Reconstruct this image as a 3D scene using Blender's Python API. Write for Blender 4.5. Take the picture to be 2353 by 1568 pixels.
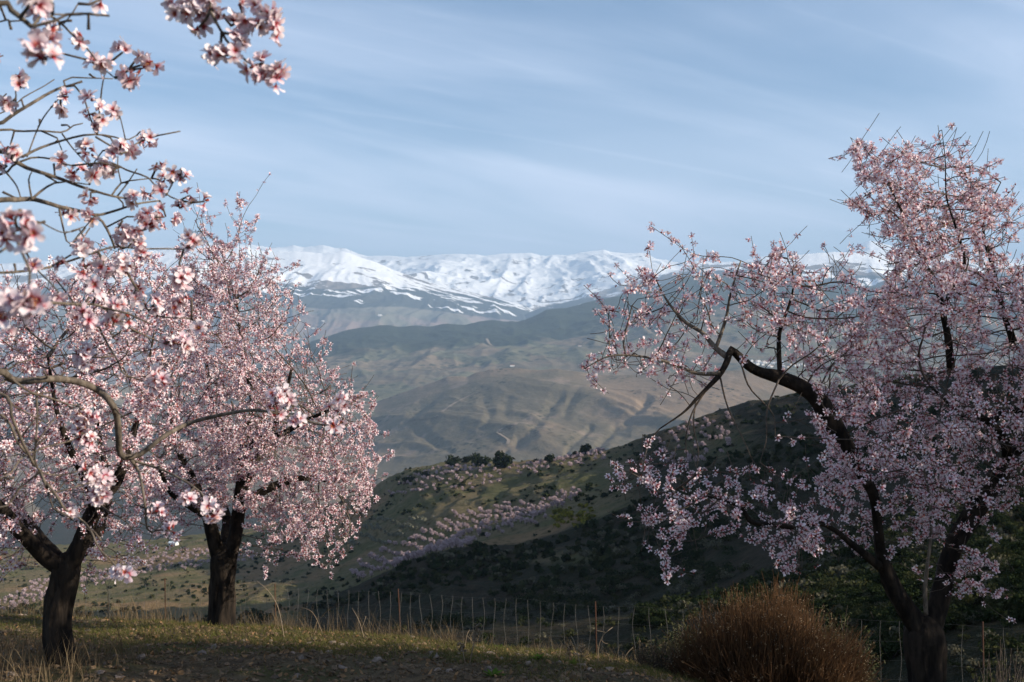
import bpy, math, random
import numpy as np
from mathutils import Vector, Matrix

scene = bpy.context.scene
for _o in list(bpy.data.objects):
    bpy.data.objects.remove(_o)
COL = scene.collection
rng = np.random.default_rng(11)
random.seed(11)

# ------------------------------------------------------------------ camera, world, sun, exposure
CZ = 1.6                                     # eye height; z = 0 is the soil under the photographer
F, CX, CY = 2287.5, 1176.5, 784.0            # 35 mm lens on a 2353 x 1568 picture grid
cam_d = bpy.data.cameras.new("camera")
cam = bpy.data.objects.new("camera", cam_d)
COL.objects.link(cam)
cam.location = (0, 0, CZ)
cam.rotation_euler = (math.radians(90), 0, 0)
cam_d.lens = 35
cam_d.sensor_width = 36
cam_d.clip_start = 0.05
cam_d.clip_end = 150000
cam_d.dof.use_dof = True
cam_d.dof.focus_distance = 5.2
cam_d.dof.aperture_fstop = 7.1
scene.camera = cam

SUN_EL = math.radians(23)
SUN_H = np.array([0.97, -0.24]); SUN_H = SUN_H / np.linalg.norm(SUN_H)
SUN_ROT = math.atan2(SUN_H[0], SUN_H[1])
sd = Vector((SUN_H[0] * math.cos(SUN_EL), SUN_H[1] * math.cos(SUN_EL), math.sin(SUN_EL)))
sun_d = bpy.data.lights.new("sun", 'SUN')
sun_d.energy = 5.0
sun_d.angle = math.radians(0.5)
sun_d.color = (1.0, 0.89, 0.74)
sun = bpy.data.objects.new("sun", sun_d)
COL.objects.link(sun)
sun.rotation_euler = (-sd).to_track_quat('-Z', 'Y').to_euler()
sun.location = (30, -8, 40)

scene.view_settings.view_transform = 'Standard'
scene.view_settings.look = 'None'
scene.view_settings.exposure = 0.97
scene.view_settings.gamma = 1.0
scene.view_settings.use_curve_mapping = False
scene.render.engine = 'CYCLES'
scene.cycles.max_bounces = 5
scene.cycles.diffuse_bounces = 2
scene.cycles.transmission_bounces = 3
scene.cycles.transparent_max_bounces = 6
scene.cycles.volume_bounces = 0
scene.cycles.use_denoising = True


class NT:
    """small node-tree helper"""
    def __init__(self, tree):
        self.t = tree
        self.n = tree.nodes
        self.l = tree.links

    def node(self, typ, **kw):
        nd = self.n.new(typ)
        for k, v in kw.items():
            setattr(nd, k, v)
        return nd

    def put(self, sock, v):
        if isinstance(v, bpy.types.NodeSocket):
            self.l.new(v, sock)
        elif v is not None:
            if isinstance(v, (tuple, list)) and len(v) == 3 and sock.type == 'RGBA':
                v = (*v, 1.0)
            sock.default_value = v

    def math(self, op, a, b=0.0, c=None, clamp=False):
        nd = self.node('ShaderNodeMath', operation=op, use_clamp=clamp)
        self.put(nd.inputs[0], a); self.put(nd.inputs[1], b)
        if c is not None:
            self.put(nd.inputs[2], c)
        return nd.outputs[0]

    def vmath(self, op, a, b=None, scale=None):
        nd = self.node('ShaderNodeVectorMath', operation=op)
        self.put(nd.inputs[0], a)
        if b is not None:
            self.put(nd.inputs[1], b)
        if scale is not None:
            self.put(nd.inputs['Scale'], scale)
        return nd.outputs[0]

    def noise(self, vec, scale, detail=4.0, rough=0.55, dist=0.0):
        nd = self.node('ShaderNodeTexNoise')
        if vec is not None:
            self.l.new(vec, nd.inputs['Vector'])
        nd.inputs['Scale'].default_value = scale
        nd.inputs['Detail'].default_value = detail
        nd.inputs['Roughness'].default_value = rough
        nd.inputs['Distortion'].default_value = dist
        return nd.outputs['Fac']

    def voronoi(self, vec, scale, feature='F1', rand=1.0, out='Distance'):
        nd = self.node('ShaderNodeTexVoronoi', feature=feature)
        if vec is not None:
            self.l.new(vec, nd.inputs['Vector'])
        nd.inputs['Scale'].default_value = scale
        nd.inputs['Randomness'].default_value = rand
        return nd.outputs[out]

    def smooth(self, v, lo, hi):
        nd = self.node('ShaderNodeMapRange', interpolation_type='SMOOTHSTEP')
        self.put(nd.inputs[0], v)
        nd.inputs[1].default_value = lo; nd.inputs[2].default_value = hi
        return nd.outputs[0]

    def mix(self, fac, a, b, blend='MIX'):
        nd = self.node('ShaderNodeMix', data_type='RGBA', blend_type=blend)
        self.put(nd.inputs[0], fac); self.put(nd.inputs[6], a); self.put(nd.inputs[7], b)
        return nd.outputs[2]

    def attr(self, name):
        nd = self.node('ShaderNodeAttribute', attribute_name=name)
        return nd.outputs['Fac']

    def coords(self, kind='Object'):
        return self.node('ShaderNodeTexCoord').outputs[kind]

    def position(self):
        return self.node('ShaderNodeNewGeometry').outputs['Position']

    def scaled(self, vec, s, rot=(0, 0, 0)):
        nd = self.node('ShaderNodeMapping')
        self.l.new(vec, nd.inputs['Vector'])
        nd.inputs['Scale'].default_value = s
        nd.inputs['Rotation'].default_value = rot
        return nd.outputs[0]

    def bump(self, h, strength=0.5, dist=0.02):
        nd = self.node('ShaderNodeBump')
        self.l.new(h, nd.inputs['Height'])
        nd.inputs['Strength'].default_value = strength
        nd.inputs['Distance'].default_value = dist
        return nd.outputs[0]


SKY_OFF = (-12.4, 7.3, 0.0)
world = bpy.data.worlds.new("World")
scene.world = world
world.use_nodes = True
w = NT(world.node_tree)
w.n.clear()
sky = w.node('ShaderNodeTexSky', sky_type='NISHITA')
sky.sun_disc = False
sky.sun_elevation = SUN_EL
sky.sun_rotation = SUN_ROT
sky.altitude = 900
sky.air_density = 1.1
sky.dust_density = 0.5
sky.ozone_density = 3.0
# thin cirrus: streaks on a layer high above, seen along the view direction
gen = w.coords('Generated')
sep = w.node('ShaderNodeSeparateXYZ'); w.l.new(gen, sep.inputs[0])
den = w.math('ADD', w.math('MAXIMUM', sep.outputs[2], 0.0), 0.16)
comb = w.node('ShaderNodeCombineXYZ')
w.put(comb.inputs[0], w.math('DIVIDE', sep.outputs[0], den))
w.put(comb.inputs[1], w.math('DIVIDE', sep.outputs[1], den))
lay = comb.outputs[0]
lay = w.vmath('ADD', lay, SKY_OFF)
lr = w.scaled(lay, (1, 1, 1), (0, 0, math.radians(-33)))
lr2 = w.scaled(lay, (1, 1, 1), (0, 0, math.radians(-24)))
streak = w.noise(w.scaled(lr, (0.45, 1.5, 1)), 1.25, 7, 0.54, 0.8)
veil = w.noise(w.scaled(lr2, (0.6, 0.9, 1)), 0.75, 5, 0.5, 0.5)
fine = w.noise(w.scaled(lr, (0.35, 5.5, 1)), 2.2, 7, 0.62, 0.5)
trail = w.noise(w.scaled(lr2, (0.16, 5.0, 1)), 1.6, 3, 0.5, 0.2)
cl = w.math('ADD', w.math('MULTIPLY', w.smooth(streak, 0.34, 0.70), 0.44),
            w.math('MULTIPLY', w.smooth(veil, 0.34, 0.62), 0.48))
cl = w.math('ADD', cl, w.math('MULTIPLY', w.math('MULTIPLY', w.smooth(fine, 0.44, 0.72), w.smooth(streak, 0.34, 0.58)), 0.11))
cl = w.math('ADD', cl, w.math('MULTIPLY', w.smooth(trail, 0.60, 0.70), 0.16))
cl = w.math('MULTIPLY', cl, w.math('MINIMUM', w.math('DIVIDE', 0.26, w.math('MAXIMUM', sep.outputs[2], 0.05)), 1.0))   # a thin layer is thinner seen straight up
cl = w.math('MINIMUM', cl, 0.9)
skymix = w.mix(cl, sky.outputs[0], (6.1, 6.75, 8.2, 1))
bg = w.node('ShaderNodeBackground')
w.l.new(skymix, bg.inputs[0])
bg.inputs[1].default_value = 0.080
wo = w.node('ShaderNodeOutputWorld')
w.l.new(bg.outputs[0], wo.inputs[0])

# ------------------------------------------------------------------ helpers
def tag(o, label=None, cat=None, group=None, kind=None):
    if label: o['label'] = label
    if cat: o['category'] = cat
    if group: o['group'] = group
    if kind: o['kind'] = kind
    return o


def P(px, py, d):
    """a point d metres ahead, on the sight line of picture position (px, py)"""
    return np.array([(px - CX) / F * d, d, CZ - (py - CY) / F * d])


def hash2(ix, iy, seed):
    h = (ix.astype(np.int64) * 374761393 + iy.astype(np.int64) * 668265263 + seed * 974711) & 0xFFFFFFFF
    h = ((h ^ (h >> 13)) * 1274126177) & 0xFFFFFFFF
    return ((h ^ (h >> 16)) & 0xFFFFFF) / float(0xFFFFFF)


def vnoise(x, y, seed=0):
    ix = np.floor(x); iy = np.floor(y)
    fx = x - ix; fy = y - iy
    ix = ix.astype(np.int64); iy = iy.astype(np.int64)
    u = fx * fx * fx * (fx * (fx * 6 - 15) + 10)
    v = fy * fy * fy * (fy * (fy * 6 - 15) + 10)
    a = hash2(ix, iy, seed); b = hash2(ix + 1, iy, seed)
    c = hash2(ix, iy + 1, seed); e = hash2(ix + 1, iy + 1, seed)
    return (a + (b - a) * u) * (1 - v) + (c + (e - c) * u) * v


def fbm(x, y, seed=0, octv=5, gain=0.5):
    s = np.zeros_like(np.asarray(x, float)); a = 1.0; t = 0.0
    for k in range(octv):
        s = s + a * vnoise(x * 2 ** k * 1.01 + k * 17.3, y * 2 ** k + k * 9.1, seed + k)
        t += a; a *= gain
    return s / t


def ridged(x, y, seed=0, octv=5, gain=0.5):
    s = np.zeros_like(np.asarray(x, float)); a = 1.0; t = 0.0
    for k in range(octv):
        n = 1 - np.abs(2 * vnoise(x * 2 ** k + k * 13.7, y * 2 ** k + k * 5.9, seed + k) - 1)
        s = s + a * n * n
        t += a; a *= gain
    return s / t


def sstep(x, lo, hi):
    t = np.clip((x - lo) / (hi - lo), 0, 1)
    return t * t * (3 - 2 * t)


def make_mesh(name, V, faces, mats=(), smooth=True, midx=None, attrs=None):
    """V (n,3); faces = list of int arrays (k,3) or (k,4)"""
    me = bpy.data.meshes.new(name)
    V = np.ascontiguousarray(V, dtype=np.float32)
    faces = [np.asarray(f, dtype=np.int32) for f in faces if len(f)]
    loops = np.concatenate([f.ravel() for f in faces])
    counts = np.concatenate([np.full(len(f), f.shape[1], np.int32) for f in faces])
    starts = np.concatenate([[0], np.cumsum(counts)[:-1]]).astype(np.int32)
    me.vertices.add(len(V)); me.vertices.foreach_set('co', V.ravel())
    me.loops.add(len(loops)); me.loops.foreach_set('vertex_index', loops)
    me.polygons.add(len(counts)); me.polygons.foreach_set('loop_start', starts)
    for m in mats:
        me.materials.append(m)
    if midx is not None:
        me.polygons.foreach_set('material_index', np.ascontiguousarray(midx, dtype=np.int32))
    me.polygons.foreach_set('use_smooth', np.full(len(counts), bool(smooth)))
    if attrs:
        for k, a in attrs.items():
            at = me.attributes.new(k, 'FLOAT', 'POINT')
            at.data.foreach_set('value', np.ascontiguousarray(a, dtype=np.float32))
    me.update(calc_edges=True)
    return me


def add_obj(name, me, parent=None, loc=None):
    o = bpy.data.objects.new(name, me)
    COL.objects.link(o)
    if parent is not None:
        o.parent = parent
    if loc is not None:
        o.location = loc
    return o


def empty(name, loc):
    o = bpy.data.objects.new(name, None)
    o.empty_display_size = 0.2
    COL.objects.link(o)
    o.location = tuple(float(c) for c in loc)
    return o


def part(name, me, parent):
    """mesh whose coordinates are world coordinates, hung on a parent that only has a location"""
    o = add_obj(name, me, parent)
    o.location = -parent.location
    return o


def catmull(pts, per=6):
    pts = np.asarray(pts, float)
    if len(pts) < 3:
        t = np.linspace(0, 1, per + 1)[:, None]
        return pts[0] * (1 - t) + pts[-1] * t
    ext = np.vstack([2 * pts[0] - pts[1], pts, 2 * pts[-1] - pts[-2]])
    out = []
    for i in range(1, len(ext) - 2):
        p0, p1, p2, p3 = ext[i - 1], ext[i], ext[i + 1], ext[i + 2]
        t = np.linspace(0, 1, per, endpoint=False)[:, None]
        out.append(0.5 * ((2 * p1) + (-p0 + p2) * t + (2 * p0 - 5 * p1 + 4 * p2 - p3) * t ** 2
                          + (-p0 + 3 * p1 - 3 * p2 + p3) * t ** 3))
    out.append(pts[-1:])
    return np.vstack(out)


def tube(path, rad, sides=6, cap=True, rough=0.0, seed=0, freq=18.0):
    """V, quads, tris of a tube along path; rough pushes the bark in and out"""
    path = np.asarray(path, float); n = len(path)
    rad = np.broadcast_to(np.asarray(rad, float), (n,))
    tan = np.gradient(path, axis=0) if n > 2 else np.repeat((path[-1] - path[0])[None], n, 0)
    tan /= np.linalg.norm(tan, axis=1)[:, None] + 1e-12
    a = np.array([0, 0, 1.0]) if abs(tan[0][2]) < 0.8 else np.array([1.0, 0, 0])
    u = np.cross(tan[0], a); u /= np.linalg.norm(u)
    U = np.empty((n, 3))
    for i in range(n):
        u = u - tan[i] * np.dot(u, tan[i])
        u /= np.linalg.norm(u) + 1e-12
        U[i] = u
    W = np.cross(tan, U)
    ang = np.arange(sides) / sides * 2 * math.pi
    r = np.repeat(rad[:, None], sides, 1)
    if rough:
        s = np.concatenate([[0], np.cumsum(np.linalg.norm(np.diff(path, axis=0), axis=1))])
        A, S = np.meshgrid(np.cos(ang), s)
        B, _ = np.meshgrid(np.sin(ang), s)
        lump = fbm(A * 1.3 + seed * 7.1 + S * 2.2, B * 1.3 + S * 1.7 + seed, seed, 3) - 0.5
        furrow = fbm(A * freq * .35 + B * 3.1 + seed, B * freq * .35 + S * 5.0 - A * 2.0, seed + 9, 3) - 0.5
        r = r * (1 + rough * (0.9 * lump + 0.8 * furrow))
    V = (path[:, None, :] + r[..., None] * (np.cos(ang)[None, :, None] * U[:, None, :]
                                            + np.sin(ang)[None, :, None] * W[:, None, :])).reshape(-1, 3)
    i = np.arange(n - 1)[:, None] * sides; j = np.arange(sides)[None, :]
    jn = (j + 1) % sides
    Q = np.stack([i + j, i + jn, i + sides + jn, i + sides + j], -1).reshape(-1, 4)
    T = np.zeros((0, 3), int)
    if cap:
        V = np.vstack([V, path[0], path[-1]])
        k = np.arange(sides); kn = (k + 1) % sides; c = n * sides
        T = np.vstack([np.stack([np.full(sides, c), kn, k], -1),
                       np.stack([np.full(sides, c + 1), (n - 1) * sides + k, (n - 1) * sides + kn], -1)])
    return V, Q, T


class Bag:
    """collects shapes into one mesh"""
    def __init__(self):
        self.V = []; self.Q = []; self.T = []; self.mq = []; self.mt = []; self.A = []; self.n = 0

    def add(self, V, Q=None, T=None, mat=0, attr=0.5):
        V = np.asarray(V, float)
        if Q is not None and len(Q):
            self.Q.append(np.asarray(Q) + self.n); self.mq.append(np.full(len(Q), mat))
        if T is not None and len(T):
            self.T.append(np.asarray(T) + self.n); self.mt.append(np.full(len(T), mat))
        self.V.append(V); self.A.append(np.broadcast_to(np.asarray(attr, float), (len(V),)))
        self.n += len(V)

    def mesh(self, name, mats, smooth=True):
        V = np.vstack(self.V); fs = []; mi = []
        if self.Q: fs.append(np.vstack(self.Q)); mi += self.mq
        if self.T: fs.append(np.vstack(self.T)); mi += self.mt
        return make_mesh(name, V, fs, mats, smooth, np.concatenate(mi), {'tint': np.concatenate(self.A)})


def frames(nrm, spin):
    """rotation matrices whose third column is nrm, turned by spin"""
    nrm = nrm / (np.linalg.norm(nrm, axis=1)[:, None] + 1e-12)
    a = np.where(np.abs(nrm[:, 2:3]) < 0.9, np.array([[0, 0, 1.0]]), np.array([[1.0, 0, 0]]))
    u = np.cross(a, nrm); u /= np.linalg.norm(u, axis=1)[:, None]
    v = np.cross(nrm, u)
    c, s = np.cos(spin)[:, None], np.sin(spin)[:, None]
    x = u * c + v * s; y = -u * s + v * c
    return np.stack([x, y, nrm], -1)


def scatter_mesh(name, temps, which, R, S, T, mats, tint, smooth=True):
    """join many copies of small templates; temps = list of (V, quads, tris, mat_q, mat_t, attr)"""
    Vs = []; Qs = []; Ts = []; mq = []; mt = []; A = []; B = []; n = 0
    S = np.asarray(S, float)
    for k, (V, Q, Tr, mQ, mT, at) in enumerate(temps):
        ids = np.where(which == k)[0]
        if not len(ids):
            continue
        sc = S[ids]
        sc = sc[:, None, None] if sc.ndim == 1 else sc[:, None, :]
        W = np.einsum('nij,nvj->nvi', R[ids], V[None] * sc) + T[ids][:, None, :]
        m = len(V); off = n + np.arange(len(ids))[:, None, None] * m
        Vs.append(W.reshape(-1, 3))
        if len(Q):
            Qs.append((Q[None] + off).reshape(-1, 4)); mq.append(np.tile(mQ, len(ids)))
        if len(Tr):
            Ts.append((Tr[None] + off).reshape(-1, 3)); mt.append(np.tile(mT, len(ids)))
        A.append(np.tile(at, len(ids))); B.append(np.repeat(tint[ids], m))
        n += m * len(ids)
    fs = []; mi = []
    if Qs: fs.append(np.vstack(Qs)); mi += mq
    if Ts: fs.append(np.vstack(Ts)); mi += mt
    return make_mesh(name, np.vstack(Vs), fs, mats, smooth, np.concatenate(mi),
                     {'along': np.concatenate(A), 'tint': np.concatenate(B)})


# ------------------------------------------------------------------ materials
def new_mat(name):
    m = bpy.data.materials.new(name)
    m.use_nodes = True
    t = NT(m.node_tree)
    t.n.clear()
    out = t.node('ShaderNodeOutputMaterial')
    return m, t, out


def principled(t, out, color, rough=0.85, normal=None, spec=0.2):
    b = t.node('ShaderNodeBsdfPrincipled')
    t.put(b.inputs['Base Color'], color)
    t.put(b.inputs['Roughness'], rough)
    b.inputs['Specular IOR Level'].default_value = spec
    if normal is not None:
        t.l.new(normal, b.inputs['Normal'])
    t.l.new(b.outputs[0], out.inputs[0])
    return b


def leafy(name, c1, c2, trans=0.3, use_obj_random=True):
    """diffuse + translucent colour between c1 and c2 by the 'tint' attribute"""
    m, t, out = new_mat(name)
    f = t.attr('tint')
    if use_obj_random:
        f = t.math('FRACT', t.math('ADD', f, t.node('ShaderNodeObjectInfo').outputs['Random']))
    c = t.mix(f, c1, c2)
    d = t.node('ShaderNodeBsdfDiffuse'); t.l.new(c, d.inputs[0])
    tr = t.node('ShaderNodeBsdfTranslucent'); t.l.new(c, tr.inputs[0])
    mx = t.node('ShaderNodeMixShader'); mx.inputs[0].default_value = trans
    t.l.new(d.outputs[0], mx.inputs[1]); t.l.new(tr.outputs[0], mx.inputs[2])
    t.l.new(mx.outputs[0], out.inputs[0])
    return m


def petal_mat():
    m, t, out = new_mat('almond_petal')
    al = t.attr('along'); ti = t.math('FRACT', t.math('ADD', t.attr('tint'), t.node('ShaderNodeObjectInfo').outputs['Random']))
    tip = t.mix(ti, (0.86, 0.79, 0.795), (0.77, 0.61, 0.645))
    mid = t.mix(ti, (0.79, 0.61, 0.64), (0.67, 0.40, 0.46))
    c = t.mix(t.smooth(al, 0.25, 0.75), mid, tip)
    c = t.mix(t.smooth(al, 0.08, 0.40), (0.40, 0.025, 0.055), c)
    d = t.node('ShaderNodeBsdfDiffuse'); t.l.new(c, d.inputs[0])
    tr = t.node('ShaderNodeBsdfTranslucent'); t.l.new(c, tr.inputs[0])
    mx = t.node('ShaderNodeMixShader'); mx.inputs[0].default_value = 0.28
    t.l.new(d.outputs[0], mx.inputs[1]); t.l.new(tr.outputs[0], mx.inputs[2])
    t.l.new(mx.outputs[0], out.inputs[0])
    return m


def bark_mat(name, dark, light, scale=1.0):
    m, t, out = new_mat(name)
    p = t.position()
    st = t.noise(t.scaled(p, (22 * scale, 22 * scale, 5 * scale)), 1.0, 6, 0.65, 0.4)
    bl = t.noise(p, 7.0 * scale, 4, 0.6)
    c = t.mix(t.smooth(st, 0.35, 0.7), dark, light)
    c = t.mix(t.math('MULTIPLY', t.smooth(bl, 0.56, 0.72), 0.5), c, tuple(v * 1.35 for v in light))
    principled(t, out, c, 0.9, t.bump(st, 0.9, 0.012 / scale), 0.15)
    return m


MAT = {}
MAT['petal'] = petal_mat()
MAT['calyx'] = leafy('almond_calyx', (0.22, 0.035, 0.03), (0.30, 0.07, 0.05), 0.1)
MAT['stamen'] = leafy('almond_stamen', (0.72, 0.42, 0.12), (0.55, 0.12, 0.12), 0.2)
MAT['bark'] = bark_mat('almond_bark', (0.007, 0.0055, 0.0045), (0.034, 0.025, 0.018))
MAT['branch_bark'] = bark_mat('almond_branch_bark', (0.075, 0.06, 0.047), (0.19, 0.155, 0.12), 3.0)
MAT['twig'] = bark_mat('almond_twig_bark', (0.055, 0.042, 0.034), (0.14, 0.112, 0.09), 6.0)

# ------------------------------------------------------------------ terrain
class Terrain:
    def __init__(self, us, X, Y, Z):
        self.us = us; self.X = X; self.Y = Y; self.Z = Z
        self.py = CY - (Z - CZ) / Y * F
        self.rm = np.minimum.accumulate(self.py, axis=1)

    def faces(self):
        nu, nv = self.X.shape
        i = np.arange(nu - 1)[:, None] * nv; j = np.arange(nv - 1)[None, :]
        return np.stack([i + j, i + nv + j, i + nv + j + 1, i + j + 1], -1).reshape(-1, 4)

    def verts(self):
        return np.stack([self.X, self.Y, self.Z], -1).reshape(-1, 3)

    def at_pixel(self, px, py):
        """the ground point first met along the sight line, or None"""
        c = int(np.clip(np.searchsorted(self.us, px), 1, len(self.us) - 1))
        if px - self.us[c - 1] < self.us[c] - px: c -= 1
        r = self.rm[c]
        k = int(np.argmax(r <= py))
        if k == 0 or r[k] > py:
            return None
        p0, p1 = self.py[c, k - 1], self.py[c, k]
        t = (p0 - py) / max(p0 - p1, 1e-6)
        d = self.Y[c, k - 1] + (self.Y[c, k] - self.Y[c, k - 1]) * np.clip(t, 0, 1)
        z = self.Z[c, k - 1] + (self.Z[c, k] - self.Z[c, k - 1]) * np.clip(t, 0, 1)
        return np.array([(px - CX) / F * d, d, z])

    def at_xy(self, x, y):
        px = CX + x / y * F
        c = int(np.clip(np.searchsorted(self.us, px), 1, len(self.us) - 1))
        if px - self.us[c - 1] < self.us[c] - px: c -= 1
        return float(np.interp(y, self.Y[c], self.Z[c])), px, c


def u_axis(lo, hi, inside):
    a = np.linspace(lo, -60, 70, endpoint=False)
    b = np.linspace(-60, 2413, inside, endpoint=False)
    c = np.linspace(2413, hi, 70)
    return np.concatenate([a, b, c])


def table_interp(us, cols, tab):
    """smooth (cubic) interpolation of table rows over picture columns; tab (rows, cols)"""
    cols = np.asarray(cols, float); tab = np.asarray(tab, float)
    out = []
    for row in tab:
        m = np.gradient(row, cols)
        k = np.clip(np.searchsorted(cols, us) - 1, 0, len(cols) - 2)
        h = cols[k + 1] - cols[k]
        t = np.clip((us - cols[k]) / h, 0, 1)
        v = ((2 * t ** 3 - 3 * t ** 2 + 1) * row[k] + (t ** 3 - 2 * t ** 2 + t) * h * m[k]
             + (-2 * t ** 3 + 3 * t ** 2) * row[k + 1] + (t ** 3 - t ** 2) * h * m[k + 1])
        out.append(v)
    return np.array(out)


# --- the terrace the photographer stands on -----------------------------------------------------
G_U = np.array([-600, 0, 172, 460, 632, 920, 1150, 1320, 1490, 1580, 1750, 2000, 2353, 2900, 3600.])
G_PY = np.array([1415, 1424, 1432, 1441, 1453, 1471, 1489, 1504, 1538, 1566, 1610, 1660, 1690, 1720, 1740.])
G_DC = np.array([9.6, 9.3, 9.0, 8.5, 8.2, 8.0, 7.8, 7.6, 7.2, 7.0, 6.6, 6.3, 6.0, 6.0, 6.0])


def ground_z(x, y, detail=True):
    x = np.asarray(x, float); y = np.asarray(y, float)
    th = np.clip(np.arctan2(x, y), -1.05, 1.05)
    u = CX + F * np.tan(th)
    r = np.hypot(x, y); d = r * np.cos(th)
    dc = np.interp(u, G_U, G_DC); rc = (np.interp(u, G_U, G_PY) - CY) / F
    b = -CZ / dc ** 2; a = -rc + 2 * CZ / dc
    e = d - dc
    z = np.where(e < 0, a * d + b * d * d,
                 (CZ - rc * dc) - rc * np.maximum(e, 0) - np.minimum(0.06 * np.maximum(e, 0) ** 2, 0.75 * np.maximum(e, 0)))
    if detail:
        amp = np.clip(r / 1.5, 0.2, 1)
        z = z + amp * (0.10 * (fbm(x * .9, y * .9, 3, 3) - 0.5) * np.clip(dc / 8, 0, 1)
                       + 0.05 * (fbm(x * 5.1, y * 5.1, 4, 4) - 0.5))
    return z


def build_ground():
    def grid(ths, rr):
        T, R = np.meshgrid(ths, rr, indexing='ij')
        return R * np.sin(T), R * np.cos(T)
    th = np.linspace(-0.56, 0.56, 330)
    rr = np.concatenate([np.linspace(0.2, 4.2, 30, endpoint=False), np.linspace(4.2, 9.6, 150, endpoint=False),
                         9.6 + np.geomspace(0.05, 30, 50)])
    X, Y = grid(th, rr)
    th2 = np.linspace(0.56, 2 * math.pi - 0.56, 150)
    X2, Y2 = grid(th2, rr[::3])
    Vs = []; Fs = []; n = 0
    for a, b in ((X, Y), (X2, Y2)):
        Z = ground_z(a, b)
        nu, nv = a.shape
        i = np.arange(nu - 1)[:, None] * nv; j = np.arange(nv - 1)[None, :]
        Fs.append(np.stack([i + j, i + j + 1, i + nv + j + 1, i + nv + j], -1).reshape(-1, 4) + n)
        Vs.append(np.stack([a, b, Z], -1).reshape(-1, 3)); n += nu * nv
    m, t, out = new_mat('terrace_soil')
    p = t.position()
    n1 = t.noise(p, 1.1, 5, 0.6); n2 = t.noise(p, 9.0, 5, 0.65); n3 = t.noise(p, 60.0, 4, 0.7)
    c = t.mix(t.smooth(n2, 0.35, 0.65), (0.070, 0.050, 0.030), (0.15, 0.108, 0.062))
    c = t.mix(t.math('MULTIPLY', t.smooth(n3, 0.5, 0.7), 0.6), c, (0.22, 0.155, 0.09))
    c = t.mix(t.math('MULTIPLY', t.smooth(n1, 0.42, 0.6), 0.65), c, (0.078, 0.080, 0.028))
    principled(t, out, c, 0.95, t.bump(t.math('ADD', n3, n2), 0.9, 0.03), 0.1)
    me = make_mesh('ground', np.vstack(Vs), Fs, [m])
    tag(add_obj('ground', me), 'stony brown soil of the orchard terrace the trees stand on', kind='structure')


build_ground()

# --- the slope and the spur across the gully ----------------------------------------------------
H_COL = [-1200, 0, 300, 600, 750, 875, 950, 1050, 1200, 1400, 1600, 1800, 2000, 2125, 2353, 3000, 4200]
H_DC = [850, 800, 780, 740, 690, 640, 610, 585, 560, 530, 480, 430, 390, 370, 340, 310, 300]
H_CREST = [1270, 1262, 1246, 1212, 1170, 1110, 1078, 1062, 1062, 1026, 964, 914, 872, 850, 838, 720, 560]
H_FR = [0.03, 0.10, 0.20, 0.40, 0.485, 0.60, 0.78, 1.0, 1.4, 2.4]
H_TAB = [
    [2300] * 12 + [2200, 2100, 2000, 1800, 1600],
    [1640, 1620, 1610, 1600, 1600, 1590, 1585, 1580, 1560, 1540, 1510, 1490, 1470, 1450, 1420, 1300, 1100],
    [1530, 1500, 1495, 1490, 1485, 1480, 1470, 1455, 1440, 1420, 1390, 1350, 1300, 1270, 1230, 1090, 880],
    [1420, 1410, 1405, 1400, 1375, 1330, 1295, 1268, 1268, 1235, 1185, 1130, 1080, 1050, 1010, 880, 680],
    [1400, 1395, 1390, 1385, 1378, 1345, 1310, 1272, 1262, 1200, 1140, 1075, 1020, 990, 960, 840, 650],
    [1365, 1360, 1355, 1345, 1330, 1300, 1275, 1245, 1212, 1150, 1088, 1020, 970, 935, 910, 795, 620],
    [1320, 1310, 1300, 1280, 1250, 1200, 1172, 1150, 1128, 1085, 1024, 962, 915, 890, 872, 755, 585],
    H_CREST,
    [1300, 1290, 1275, 1240, 1200, 1150, 1120, 1105, 1105, 1075, 1010, 960, 920, 900, 890, 770, 610],
    [1420, 1400, 1380, 1340, 1300, 1260, 1240, 1220, 1210, 1180, 1120, 1080, 1040, 1020, 1000, 900, 740],
]


def build_hillside():
    us = u_axis(-900, 4000, 560)
    vs = np.concatenate([np.linspace(0, 1, 30, endpoint=False), np.linspace(1, 7, 270, endpoint=False), np.linspace(7, 9, 30)])
    rows = np.arange(len(H_FR), dtype=float)
    tab = table_interp(us, H_COL, H_TAB)                       # rows x nu
    dc = table_interp(us, H_COL, [H_DC])[0]
    fr = table_interp(vs, rows, [H_FR])[0]
    d = dc[:, None] * fr[None, :]
    py = table_interp(vs, rows, tab.T)                         # nu x nv
    Z = CZ - (py - CY) / F * d
    X = (us[:, None] - CX) / F * d
    amp = sstep(d, 20, 120)
    w1 = fbm(X / 90, d / 90, 40, 3) * 40
    Z = Z + amp * (7.0 * (fbm(X / 60 + 3, d / 70, 41, 5) - 0.5) + 3.2 * (ridged((X + w1) / 38, d / 80, 42, 4) - 0.45)
                   + 1.6 * (fbm(X / 9, d / 9, 43, 4) - 0.5))
    # cultivation terraces on the orchard slope
    terr = sstep(vs[None, :], 4.6, 5.2) * (1 - sstep(vs[None, :], 6.6, 7.0)) * amp
    zz = Z / 3.4
    Z = Z + terr * 0.75 * (np.floor(zz) + sstep(zz - np.floor(zz), 0.55, 0.95) - zz) * 3.4 * 0.5
    return Terrain(us, X, d, Z)


HILL = build_hillside()


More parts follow.
